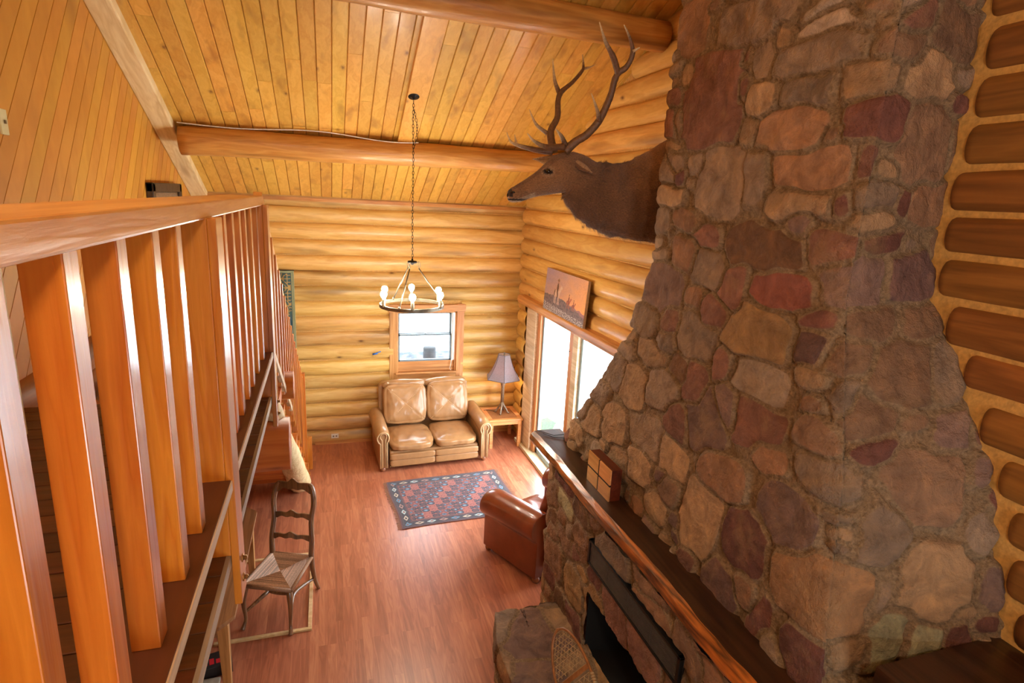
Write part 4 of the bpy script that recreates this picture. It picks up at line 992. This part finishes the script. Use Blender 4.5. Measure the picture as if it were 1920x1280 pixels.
# ================================================================== SEATING
def pad(sx, sy, sz, n=22, p=4.0, puff=.0, seams=None, wr=.004, seed=0, axis=2):
    """rounded cushion, full sizes; thin axis gets the puff and optional X tufting"""
    vs = {}; V = []; F = []
    def vid(k, pt):
        if k not in vs: vs[k] = len(V); V.append(pt)
        return vs[k]
    h = (sx/2, sy/2, sz/2)
    for ax in range(3):
        for sg in (-1, 1):
            for i in range(n):
                for j in range(n):
                    q = []
                    for (a, b) in ((i,j),(i+1,j),(i+1,j+1),(i,j+1)):
                        c = [0,0,0]; c[ax] = sg; c[(ax+1)%3] = -1+2*a/n; c[(ax+2)%3] = -1+2*b/n
                        k = tuple(round(t, 5) for t in c)
                        if k not in vs:
                            cc = [math.copysign(abs(t)**.9, t) for t in c]
                            l = sum(abs(t)**p for t in cc)**(1/p); s = [t/l for t in cc]
                            o = [(ax2) for ax2 in range(3) if ax2 != axis]; u, v = c[o[0]], c[o[1]]
                            s[axis] *= (1-puff*max(abs(u), abs(v))**3)
                            if seams and c[axis]*seams > 0:
                                d = min(abs(u-v), abs(u+v)); s[axis] -= seams*(.10*math.exp(-(d/.04)**2)+.14*math.exp(-(u*u+v*v)/.03))
                            P_ = Vector((s[0]*h[0], s[1]*h[1], s[2]*h[2])); w = noise.noise(P_*7+Vector((seed*9.1, 0, 0)))*wr*2 + noise.noise(Vector((P_.x*26, P_.y*9, P_.z*9))+Vector((0, seed*5, 0)))*wr
                            P_ += Vector(s).normalized()*w; vid(k, P_)
                        q.append(vs[k])
                    F.append(tuple(q) if sg > 0 else tuple(q[::-1]))
    return V, F
def add_pad(name, size, loc, rot, mat, parent, **k):
    V, F = pad(*size, **k); Mx = Matrix.Translation(loc) @ Matrix.Rotation(rot, 4, 'X')
    m = MB(); m.add([Mx @ v for v in V], F, .5, True); return m.build(name, mat, parent)

def make_seat(name, loc, rz, w, d, nseat, mat, pip, label, cat, seatz=.47, armz=.565, armr=.105, backh=1.05, tuft=True, armw=.2, arm_wide=1.0, foot=.07):
    S = empty(name, loc, rz, label, cat)
    wi = w/2-armw
    m = MB(); m.box(-wi, wi, .04, d-.05, foot, .30); m.build('base', mat, S, bevel=.02, bseg=3)
    cw = 2*wi/nseat
    for i in range(nseat):
        x = -wi+cw*(i+.5)
        add_pad('front_panel', (cw-.004, .07, .105), (x, .03, foot+.055), 0, mat, S, n=10, p=7, axis=1, wr=.001)
        add_pad('front_panel', (cw-.004, .07, .10), (x, .022, foot+.155), 0, mat, S, n=10, p=7, axis=1, wr=.001)
        add_pad('seat_cushion', (cw-.006, d*.76, .17), (x, d*.36-.02, seatz-.085), .04, mat, S, n=26, p=4.5, puff=.25, wr=.007, seed=i+3)
        bc = add_pad('back_cushion', (cw-.004, .20, backh-seatz+.02), (x, d*.73, (backh+seatz)/2+.01), -.26, mat, S, n=30, p=5, puff=.35, seams=-1 if tuft else None, wr=.006, seed=i+7, axis=1)
        add_pad('head_roll', (cw-.004, .13, .16), (x, d*.85, backh-.02), 0, mat, S, n=14, p=3, puff=.2, wr=.004, seed=i+9, axis=1)
        if tuft:
            m = MB(); Mx = Matrix.Translation((x, d*.73, (backh+seatz)/2+.01)) @ Matrix.Rotation(-.26, 4, 'X'); hh = (backh-seatz)/2-.02; hw = cw/2-.03
            for s in (-1, 1):
                pts = []
                for k in range(25):
                    t = -1+2*k/24; u = t*.95; dep = .1*(1-.35*abs(u)**3)*(1-abs(u)**5*.35)-.1*(.10+.14*math.exp(-(2*u*u)/.03))
                    pts.append(Mx @ Vector((hw*u, -dep-.002, hh*u*s)))
                m.tube(pts, .0035, 5)
            q = m.build('seam', pip, bc)
    m = MB(); m.prism([(-wi-.04, .12), (wi+.04, .12), (wi+.04, backh-.06), (wi-.02, backh-.01), (-wi+.02, backh-.01), (-wi-.04, backh-.06)], d-.16, d-.03, lambda p, q, t: Vector((p, t+max(0, q-.3)*.12, q)), .5); m.build('back', mat, S, bevel=.03, bseg=3)
    for sd in (-1, 1):
        xc = sd*(wi+armw*.55); xo = armr*arm_wide
        m = MB()
        # panel and scroll in one outline
        out = []
        pw = armw*.36
        out += [(-pw*sd*1.0, foot), (-pw*sd, armz-armr*.6)]
        a0 = math.radians(235); a1 = math.radians(-62)
        for k in range(19):
            a = a0+(a1-a0)*k/18; out.append((sd*(math.cos(a)*xo*1.0+.012), armz+math.sin(a)*armr))
        out += [(sd*pw, armz-armr*1.1), (sd*pw, foot)]
        nY = 12
        pr = []
        for j in range(nY+1):
            t = j/nY; y = .0+t*(d-.12); sag = .035*t; k = 1-.10*(1-min(1, t*6))**2
            pr.append([Vector((xc+p*k, y, q if q < .3 else (q-.3)*k+.3+sag)) for p, q in out])
        P_ = np.array([[tuple(v) for v in r+[r[0]]] for r in pr]); m.grid(P_, .5)
        nn = len(out)
        for r in (pr[0], pr[-1]): 
            c = sum(r, Vector())/nn; m.add(r+[c], [(i, (i+1)%nn, nn) for i in range(nn)], .5)
        arm = m.build('arm', mat, S, weld=True)
        md = arm.modifiers.new('bevel', 'BEVEL'); md.width = .015; md.segments = 3; md.angle_limit = .9
        if pip:
            m = MB(); pts = [Vector((xc+p*.80, -.010, q if q < .3 else (q-.3)*.90+.3)) for p, q in out]
            pts[0].z = foot; m.tube(pts, .010, 8); pts2 = [Vector((xc+p*.45, -.012, q if q < .3 else (q-armz)*.5+armz)) for p, q in out]; m.tube(pts2, .007, 8)
            q_ = m.build('piping', pip, arm)
            m = MB()
            for i in range(len(pts)-1):
                L_ = (pts[i+1]-pts[i]).length; kk = max(1, int(L_/.016))
                for k in range(kk):
                    c = pts[i].lerp(pts[i+1], k/kk); c = Vector((xc+(c.x-xc)*.82, -.014, c.z)); m.box(c.x-.004, c.x+.004, -.02, -.008, c.z-.004, c.z+.004)
            m.build('nailheads', M['nail'], arm)
    m = MB(); k = 0; x = -wi
    while x < wi: m.lathe([(.006,0),(.005,.004),(.002,.006)], n=6, M=Matrix.Translation((x, -.006, foot+.012)) @ Matrix.Rotation(PI/2, 4, 'X')); x += .0175
    m.build('nail_trim', M['nail'], S)
    for x in (-w/2+.07, w/2-.07):
        for y in (.05, d-.15):
            m = MB(); m.lathe([(.025,0),(.038,.015),(.044,.035),(.036,.055),(.028,foot+.01)], (x, y, 0), 16); m.build('foot', M['foot'], S)
    return S
LS = make_seat('loveseat', (1.50, 8.02, 0), math.radians(2.6), 1.70, 1.0, 2, M['leather'], M['leatherp'], 'tan leather two-seat loveseat with cross-stitched back cushions under the window', 'sofa', seatz=.47, backh=1.09, armz=.565, armw=.17)
AC = make_seat('armchair', (2.19, 6.05, 0), math.radians(205.5), 1.20, .98, 1, M['brownl'], None, 'glossy brown leather club armchair beyond the end of the stone fireplace', 'armchair', seatz=.47, armz=.62, armr=.165, backh=1.0, tuft=False, armw=.22, foot=.06)

# ------------------------------------------------------------------ end table and lamp
ET = empty('end_table', (2.745, 8.77, 0), label='light wood end table with woven cane inset in the corner by the loveseat', cat='table')
m = MB(); zt = .50; hw = .29; hd = .31
for a in ((-hw, hw, -hd, -hd+.075), (-hw, hw, hd-.075, hd), (-hw, -hw+.075, -hd+.075, hd-.075), (hw-.075, hw, -hd+.075, hd-.075)): m.box(*a, zt-.035, zt, rr.random())
m.build('tabletop', M['oak'], ET, bevel=.006)
m = MB(); nx = 44; P = np.zeros((nx+1, nx+1, 3)); cc = []
for i in range(nx+1):
    for j in range(nx+1): P[i,j] = (-hw+.07+(2*hw-.14)*i/nx, -hd+.07+(2*hd-.14)*j/nx, zt-.008)
dk = (lin(60), lin(30), lin(16), 1); lt = (lin(176), lin(116), lin(66), 1)
m.grid(P, .5, col=[[dk if (i % 2 == 1 and j % 2 == 1) else lt for j in range(nx)] for i in range(nx)]); m.build('cane_inset', M['cane'], ET)
m = MB(); m.box(-hw+.03, hw-.03, -hd+.03, -hd+.05, zt-.10, zt-.035); m.box(-hw+.03, hw-.03, hd-.05, hd-.03, zt-.10, zt-.035); m.box(-hw+.03, -hw+.05, -hd+.03, hd-.03, zt-.10, zt-.035); m.box(hw-.05, hw-.03, -hd+.03, hd-.03, zt-.10, zt-.035); m.build('apron', M['oak'], ET)
for x in (-hw+.02, hw-.075):
    for y in (-hd+.02, hd-.075): m = MB(); m.box(x, x+.055, y, y+.055, 0, zt-.035, rr.random()); m.build('leg', M['oak'], ET, bevel=.004)
LP = empty('table_lamp', (2.76, 8.80, .50), label='metal footed table lamp with flared grey panelled shade on the end table', cat='lamp')
m = MB()
for k in range(4):
    a = PI/4+k*PI/2+.3; d = Vector((math.cos(a), math.sin(a), 0)); m.tube([Vector((0,0,.17))+d*.012, Vector((0,0,.12))+d*.03, Vector((0,0,.06))+d*.075, Vector((0,0,.015))+d*.10, Vector((0,0,.012))+d*.125], [.018,.017,.016,.014,.016], 8)
m.build('base', M['iron'], LP)
m = MB(); m.lathe([(.028,.12),(.026,.42),(.032,.44),(.042,.47),(.042,.50),(.024,.515),(.024,.53),(.012,.54),(.010,.62)], n=16); m.build('stem', M['iron'], LP)
m = MB(); ns = 6; Ps = []
prof = [(.305, .565), (.27, .60), (.225, .66), (.18, .74), (.14, .83), (.105, .935)]
for r, z in prof:
    row = []
    for k in range(ns):
        a = 2*PI*(k+.28)/ns; row.append((r*math.cos(a), r*math.sin(a), z))
    Ps.append(row)
mt, nt, b = new_mat('lampshade'); tcn = N(nt, 'ShaderNodeTexCoord'); nn_ = N(nt, 'ShaderNodeTexNoise', Scale=90.0); L(nt, tcn.outputs['Object'], nn_.inputs['Vector'])
L(nt, ramp(nt, nn_.outputs['Fac'], [(.3, rgb(136,126,132)), (.7, rgb(158,148,152))]), b.inputs['Base Color']); b.inputs['Roughness'].default_value = .8
tr = N(nt, 'ShaderNodeBsdfTranslucent'); tr.inputs['Color'].default_value = rgb(200,120,90); ms = N(nt, 'ShaderNodeMixShader'); ms.inputs[0].default_value = .2
L(nt, b.outputs[0], ms.inputs[1]); L(nt, tr.outputs[0], ms.inputs[2]); L(nt, ms.outputs[0], [n_ for n_ in nt.nodes if n_.type == 'OUTPUT_MATERIAL'][0].inputs[0])
vs = [p for row in Ps for p in row]
m.add(vs, [(i*ns+k, i*ns+(k+1)%ns, (i+1)*ns+(k+1)%ns, (i+1)*ns+k) for i in range(len(prof)-1) for k in range(ns)]); sh_ = m.build('lamp_shade', mt, LP, solid=.003)
m = MB()
for k in range(ns): m.tube([Ps[i][k] for i in range(len(prof))], .004, 6)
for i in (0, len(prof)-1): m.tube(Ps[i], .004, 6, closed=True)
m.build('shade_seam', plain('shade_trim', rgb(84,72,74), .8), sh_)
M['lampbulb'] = bulb_mat('lamp_bulb', (1,.62,.32,1), 90.0)
m = MB(); m.lathe([(.014,.60),(.020,.64),(.032,.68),(.030,.72),(.015,.745),(.002,.75)], n=14); m.build('bulb', M['lampbulb'], LP)
m = MB(); m.lathe([(.006,.90),(.010,.93),(.012,.95),(.008,.97),(.002,.975)], n=10); m.tube([(.1,0,.935),(-.1,0,.935)], .003, 6); m.tube([(0,0,.62),(.045,0,.70),(.03,0,.80),(0,0,.90)], .003, 6); m.tube([(0,0,.62),(-.045,0,.70),(-.03,0,.80),(0,0,.90)], .003, 6); m.build('finial', M['bronze'], LP)
LP.scale = (1, 1, 1.09)
m = MB(); pts = smooth_path([(2.66,8.86,.505,0),(2.58,8.92,.505,0),(2.50,8.95,.504,0),(2.45,8.99,.46,0),(2.43,9.0,.3,0)]); m.tube([tuple(p[:3]) for p in pts], .004, 6); o = m.build('lamp_cord', M['cord']); tag(o, 'dark lamp cord trailing over the back of the end table', 'cord')

# ------------------------------------------------------------------ rug
def srgb3(c): return (lin(c[0]), lin(c[1]), lin(c[2]), 1)
navy=(34,28,42); red=(128,48,42); salm=(158,80,66); blue=(84,130,158); crm=(190,172,150); mar=(92,36,38); brn=(112,70,58)
def rugf(u, v, W_, H_):
    e = min(u, W_-u, v, H_-v)
    if e < .012: return mar
    if e < .028: return (60,34,36)
    if e < .136:
        horiz = min(v, H_-v) < min(u, W_-u); s = u if horiz else v; c = (e-.082)/.050; p = (s % .155)/.155-.5; k = int(s/.155)
        d = abs(c)+abs(p)*1.5
        if d < .22: return navy if k % 2 else salm
        if abs(c) < .75-abs(p)*1.2 and d < .62: return (blue, crm, (170,190,190), (160,120,110))[k % 4] if d > .3 else navy
        return navy if abs(c) < .8 else (58,44,54)
    if e < .150: return red if int((u+v)/.012) % 2 else navy
    if e < .160: return brn
    a = .105; b_ = .078; j = math.floor(v/b_); uu = u + (a/2 if j % 2 else 0); i = math.floor(uu/a)
    fx = abs((uu/a-i)-.5)*2; fy = abs((v/b_-j)-.5)*2; d = max(fx, fy)*.6+(fx+fy)*.4
    g = (2*i - (1 if j % 2 else 0) - j)//2 % 5 if True else 0
    g = int(math.floor((uu/a - .5*(j) + .001) )) % 5
    base = (navy, (44,34,50), (150,78,66), (44,34,50), (110,52,50))[g]
    if d > 1.10: return (156,80,70)
    if d > .58: return base
    if d > .28: return ((92,48,52), (70,110,140), (120,54,50), (96,50,52), (70,110,140))[g]
    return ((60,36,44), (130,150,160), (176,100,84), (60,36,44), (40,50,70))[g]
W_, H_ = 1.62, 1.25
RG = empty('rug', (.80, 6.40, .003), math.radians(3.2), 'small red and navy patterned wool rug with diamond rows on the floor', 'rug')
nx, ny = 216, 168; m = MB(); P = np.zeros((nx+1, ny+1, 3))
for i in range(nx+1):
    for j in range(ny+1):
        u = W_*i/nx; v = H_*j/ny; P[i,j] = (u+.012*math.sin(v*5)*(1-u/W_), v+.01*math.sin(u*4), .006+.003*noise.noise(Vector((u*4, v*4, 0))))
m.grid(P, .5, col=[[srgb3(rugf(W_*(i+.5)/nx, H_*(j+.5)/ny, W_, H_)) for j in range(ny)] for i in range(nx)]); m.build('pile', M['rugm'], RG)
for s in (0, 1):
    m = MB()
    for k in range(110):
        v = H_*(k+.5)/110; x0 = 0 if s == 0 else W_; dx = (-1 if s == 0 else 1)*random.uniform(.035, .055); sh0 = .012*math.sin(v*5)*(1-x0/W_)
        m.tube([(x0+sh0, v, .005), (x0+sh0+dx*.5, v+random.uniform(-.004,.004), .004), (x0+sh0+dx, v+random.uniform(-.008,.008), .003)], .0022, 4, caps=False)
    m.build('fringe', M['fringe'], RG)

# ------------------------------------------------------------------ wall hanging
def tapf(u, v):  # u from the right edge, v from the top, metres
    if u < .035: return (150,158,120)
    if v < .03: return (150,158,120)
    if u < .05 or v < .045: return (60,76,74)
    s = v-.05
    if s < .62:
        p = math.sin((u-.135)*70)*math.sin(s*46); q = math.cos((u-.135)*46)*math.cos(s*70)
        return (172,142,84) if abs(p+q) < .42 and .05 < u < .24 else (62,88,86)
    if s < .86:
        d = math.hypot(u-.14, s-.73)
        if d < .022: return (190,166,100)
        if d < .06: return (176,150,88) if int(d*160) % 2 == 0 else (80,92,70)
        if d < .09: return (36,66,78)
        return (66,88,90)
    d = math.hypot(u-.14, s-1.0); a = math.atan2(s-1.0, u-.14)
    if d < .03: return (196,120,84)
    if d < .085*(.7+.3*abs(math.cos(4*a))): return (150,64,52)
    if noise.noise(Vector((u*40, s*40, 0))) > .15: return (130,84,80)
    return (70,76,76)
HG = empty('wall_hanging', (-.47, 9.13, 2.82), label='dark teal patterned woven hanging on the log wall behind the stair railing', cat='tapestry')
nx, ny = 70, 170; m = MB(); P = np.zeros((nx+1, ny+1, 3)); w0, h0 = .70, 1.75
for i in range(nx+1):
    for j in range(ny+1): P[i,j] = (-w0*i/nx, .008*math.sin(i*.4), -h0*j/ny)
m.grid(P, .5, col=[[srgb3(tapf(min(w0*(i+.5)/nx, w0-w0*(i+.5)/nx), h0*(j+.5)/ny)) for j in range(ny)] for i in range(nx)]); m.build('weave', M['rugm'], HG, solid=.006)
m = MB(); m.tube([(-w0-.02, .03, .0), (.005, .03, .0)], .009, 8); m.build('rod', M['black'], HG)

# ------------------------------------------------------------------ painting on the lintel
pw, ph = 1.38, .58
def ell(u, v, cx, cy, rx, ry, rot=0):
    c, s = math.cos(rot), math.sin(rot); x = (u-cx)*c+(v-cy)*s; y = -(u-cx)*s+(v-cy)*c; return (x/rx)**2+(y/ry)**2 < 1
def paintf(u, v):  # u 0..1 left-right, v 0..1 bottom-top
    n = noise.noise(Vector((u*7, v*9, 0)))*.12
    t = min(1, max(0, (u*.75+(1-v)*.55-.15)+n)); sky = [(154,128,140)[i]*(1-t)+(232,156,84)[i]*t for i in range(3)]
    c = sky
    if v < .34-.25*max(0, u-.75)+noise.noise(Vector((u*14, 0, 3)))*.04 and u > .6: c = (150,104,104)
    hill = .40-.42*max(0, u-.45)**1.2-.10*max(0, .2-u)+noise.noise(Vector((u*20, 2, 0)))*.03
    if v < hill: c = (112,92,92) if noise.noise(Vector((u*30, v*20, 0))) < .1 else (92,76,80)
    if v < .20-.1*u and noise.noise(Vector((u*60, v*40, 5))) > .05: c = (176,164,160)
    # riders and horses, in units of the canvas height
    X = u*2.38
    for (cx, cy, s, hc, rc) in ((.80, .50, 1.0, (198,166,148), (98,64,44)), (1.50, .40, .55, (160,86,60), (120,60,44)), (1.78, .36, .42, (150,80,58), (120,60,44))):
        x = (X-cx)/s; y = (v-cy)/s
        if ell(x, y, 0, 0, .155, .075) or ell(x, y, .17, .09, .045, .10, -.6) or ell(x, y, .235, .15, .06, .028, -.7): c = hc
        if ell(x, y, -.17, -.03, .03, .10, -.3): c = rc
        for lx, sl in ((-.13, .1), (-.09, -.12), (.08, .15), (.12, -.05)):
            if abs(x-lx-sl*(y+.05)) < .018 and -.27 < y < -.02: c = hc
        if ell(x, y, 0, .11, .055, .13, -.1) or ell(x, y, .01, -.02, .04, .10, .3): c = rc
        if ell(x, y, .015, .255, .032, .042): c = (150,100,76)
        if ell(x, y, .015, .285, .07, .016) or ell(x, y, .012, .305, .035, .03): c = (128,92,66)
    return tuple(c)
PT = empty('painting', (2.948, 7.66, 2.522), label='unframed canvas painting of riders at sunset standing on the lintel over the patio door', cat='painting')
PT.rotation_euler = (0, 0, 0)
lean = Vector((.035, 0, ph)).normalized()
nx, ny = 180, 90; m = MB(); P = np.zeros((nx+1, ny+1, 3))
for i in range(nx+1):
    for j in range(ny+1): q = Vector((0, -pw*i/nx, 0)) + lean*(ph*j/ny); P[i,j] = q
m.grid(P, .5, col=[[srgb3(paintf((i+.5)/nx, (j+.5)/ny)) for j in range(ny)] for i in range(nx)]); m.build('canvas', M['paint'], PT)
m = MB(); nn2 = Vector((lean.z, 0, -lean.x)); vs = [Vector((0,0,0)), Vector((0,-pw,0)), Vector((0,-pw,0))+lean*ph, lean*ph]; m.add([v+nn2*.0015 for v in vs]+[v+nn2*.035 for v in vs], [(0,1,2,3),(7,6,5,4),(0,4,5,1),(1,5,6,2),(2,6,7,3),(3,7,4,0)]); m.build('stretcher', M['canvasedge'], PT)

# ------------------------------------------------------------------ rush seat chair
CR = empty('dining_chair', (-.50, 5.26, 0), math.radians(-22.3), 'carved ladder-back wooden chair with woven rush seat beside the desk', 'chair')
def tb(name, pts, rad, mat, par=CR, n=10, **k):
    m = MB(); q = smooth_path([tuple(p)+(r,) for p, r in zip(pts, rad)], 6); m.tube([tuple(p[:3]) for p in q], [p[3] for p in q], n, .5, **k); return m.build(name, mat, par)
for s in (-1, 1):
    tb('leg', [(s*.20,-.24,.44),(s*.215,-.26,.38),(s*.225,-.275,.26),(s*.215,-.27,.10),(s*.225,-.29,.03),(s*.23,-.305,.0)], [.026,.028,.022,.016,.019,.022], M['chairw'])
    p_ = tb('back_post', [(s*.215,.36,0),(s*.205,.29,.18),(s*.20,.25,.42),(s*.205,.262,.62),(s*.19,.30,.82),(s*.205,.335,.98),(s*.185,.36,1.12),(s*.15,.365,1.17)], [.019,.023,.027,.026,.025,.026,.026,.019], M['chairw'])
def slat(z, y, hh, w, arch, sc_=1):
    m = MB(); n = 28; P = np.zeros((n+1, 5, 3))
    for i in range(n+1):
        t = -1+2*i/n; a = arch*(1-t*t)+.012*math.cos(t*PI*3)*(1-abs(t)); b_ = y-.03*(1-t*t)
        for j, (dz, dy) in enumerate(((-hh, -.008), (hh, -.008), (hh, .008), (-hh, .008), (-hh, -.008))): P[i,j] = (w*t, b_+dy, z+a+dz*(1+.25*math.cos(t*PI*2)))
    m.grid(P, .5, smooth=False); return m.build('slat', M['chairw'], CR, bevel=.003)
slat(.63, .27, .026, .195, .035); slat(.84, .31, .028, .185, .04); t_ = slat(1.12, .365, .045, .175, .05)
# rush seat: four woven triangles
m = MB(); A = [Vector((-.235,-.27,.455)), Vector((.235,-.27,.455)), Vector((.205,.25,.455)), Vector((-.205,.25,.455))]; cen = Vector((0, 0, .430))
tones = [(184,170,162), (150,112,84), (158,118,92), (140,104,80)]
ccs = [(196,188,188), (164,124,90), (170,128,102), (150,112,86)]
for e in range(4):
    a, b_ = A[e], A[(e+1)%4]; nr_ = 30
    for k in range(nr_):
        t0, t1 = k/nr_, (k+.92)/nr_
        q = [a.lerp(cen, t0), b_.lerp(cen, t0), b_.lerp(cen, t1), a.lerp(cen, t1)]; 
        mid = [(q[0]+q[3])/2+Vector((0,0,.006)), (q[1]+q[2])/2+Vector((0,0,.006))]
        f = random.uniform(.8, 1.15); c = srgb3(tuple(min(255, x*f) for x in (204, 172, 144)))
        m.add([q[0], q[1], mid[1], mid[0], q[2], q[3]], [(0,1,2,3), (3,2,4,5)], .5, False, c)
m.build('seat', M['rush'], CR)
m = MB()
for e in range(4): m.tube([A[e]-Vector((0,0,.012)), A[(e+1)%4]-Vector((0,0,.012))], .019, 8, col=srgb3((150,112,82)))
m.build('seat_frame', M['rush'], CR)
for s in (-1, 1): tb('stretcher', [(s*.22,-.27,.16),(s*.16,-.12,.19),(s*.13,.0,.20),(s*.16,.14,.19),(s*.205,.31,.16)], [.013,.018,.020,.018,.013], M['chairw'])
tb('stretcher', [(-.13,.0,.20),(-.06,-.02,.205),(0,-.025,.205),(.06,-.02,.205),(.13,.0,.20)], [.017]*5, M['chairw'])

# ------------------------------------------------------------------ desk
DK = empty('desk', (-1.0, 5.1, 0), label='narrow wooden desk with clipped corners below the edge of the loft floor', cat='desk')
m = MB(); xa, xb, ya, yb = -.30, .245, -.90, .90; c = .10
m.prism([(xa, ya), (xb-c, ya), (xb, ya+c*1.1), (xb, yb-c), (xb-c, yb), (xa, yb)], .705, .74, lambda p, q, t: Vector((p, q, t)), .5); m.build('desktop', M['desk'], DK, bevel=.006)
m = MB(); m.box(xa+.03, xb-.05, ya+.05, ya+.07, .61, .705); m.box(xa+.03, xb-.05, yb-.07, yb-.05, .61, .705); m.box(xb-.08, xb-.06, ya+.07, yb-.07, .61, .705); m.build('apron', M['desk'], DK)
for x in (xa+.06, xb-.085):
    for y in (ya+.09, yb-.09): m = MB(); m.beam((x, y, .705), (x+.004, y, 0), .085, .085, up=(0,1,0), w2=.055, h2=.055); m.build('leg', M['deskleg'], DK, bevel=.006)
FRm = MB(); FRm.box(-1.05, -.22, 4.90, 4.935, 0, .02, .4); FRm.box(-.255, -.22, 4.935, 6.15, 0, .02, .6); FRm.box(-1.05, -.255, 6.115, 6.15, 0, .02, .5)
o = FRm.build('floor_frame', M['strip'], bevel=.002); tag(o, 'thin pale pine strip frame lying on the floor under the rush chair', 'frame')
BX = empty('carton', (-1.0, 4.62, 0), math.radians(12), 'small black and red printed carton on the floor under the desk', 'box')
m = MB(); m.box(-.12, .14, -.09, .09, 0, .10); m.build('body', M['carton'], BX, bevel=.003)
m = MB()
for i, x in enumerate((-.08, -.03, .02, .07)): m.box(x, x+.035, -.05, .0+.02*(i % 2), .1, .1012)
m.build('print', M['red'], BX)
m = MB(); m.box(-1.14, -.93, 3.9, 4.5, 0, .03); o = m.build('board', M['greyboard'], bevel=.004); tag(o, 'grey board lying on the floor below the near desk leg', 'board')

# small things on the walls
m = MB(); m.box(.0, .115, 9.155, 9.17, .10, .175); OU = m.build('wall_outlet', M['white'], bevel=.003); tag(OU, 'white electrical outlet low on the rear log wall left of the loveseat', 'outlet')
m = MB()
for x in (.035, .08):
    m.lathe([(.014,0),(.014,.002)], n=12, M=Matrix.Translation((x, 9.155, .1375)) @ Matrix.Rotation(PI/2, 4, 'X'))
m.build('socket', M['greyboard'], OU)
m = MB(); m.tube([(.66, 9.13, 1.50), (.74, 9.13, 1.515)], .014, 8); m.tube([(.72, 9.13, 1.52), (.79, 9.125, 1.545)], .008, 8); o = m.build('clip', M['blue']); tag(o, 'small blue plastic clip on the log wall left of the window', 'clip')

# ================================================================== LIGHT
w = bpy.data.worlds.new('World'); scene.world = w; w.use_nodes = True
bg = w.node_tree.nodes['Background']; bg.inputs[0].default_value = (.86, .94, 1, 1); bg.inputs[1].default_value = 18.0
def area(name, loc, rot, sx, sy, power, col, portal=False):
    l = bpy.data.lights.new(name, 'AREA'); l.shape = 'RECTANGLE'; l.size = sx; l.size_y = sy; l.energy = power; l.color = col
    l.cycles.is_portal = portal
    o = bpy.data.objects.new(name, l); COL.objects.link(o); o.location = loc; o.rotation_euler = rot; return o
area('door_daylight', (3.30, 6.85, 1.2), (0, PI/2, 0), 2.3, 3.1, 1, (1,1,1), True)
area('window_daylight', (1.52, 9.45, 1.7), (-PI/2, 0, 0), 1.0, 1.0, 1, (1,1,1), True)
area('rear_window_daylight', (1.7, -3.34, 1.6), (PI/2, 0, 0), 1.4, 1.4, 1, (1,1,1), True)
def fill_light(x, y, z, e):  # added fill lights without a fixture, they brighten the chimney and foreground
    l = bpy.data.lights.new('loft_fill_light', 'POINT'); l.energy = e; l.color = (1, .88, .72); l.shadow_soft_size = .18
    o = bpy.data.objects.new('loft_fill_light', l); COL.objects.link(o); o.location = (x, y, z)
fill_light(.3, -1.4, 5.0, 190); fill_light(-.9, 1.2, 5.4, 50)

# ================================================================== CAMERA
cam = bpy.data.cameras.new('camera'); co = bpy.data.objects.new('camera', cam); COL.objects.link(co)
R_ = Matrix(((0.9528986, 0.02549985, -0.30221518), (-0.2992398, 0.2413334, -0.92315423), (0.04939432, 0.97010718, 0.23759683))).to_4x4()
co.matrix_world = Matrix.Translation((0, 0, 4.0)) @ R_
cam.sensor_width = 36; cam.lens = 36*1083.5/1920; cam.clip_start = .02; scene.camera = co
scene.view_settings.view_transform = 'Standard'; scene.view_settings.look = 'None'; scene.view_settings.exposure = 0.0; scene.view_settings.gamma = 1; scene.view_settings.use_curve_mapping = False
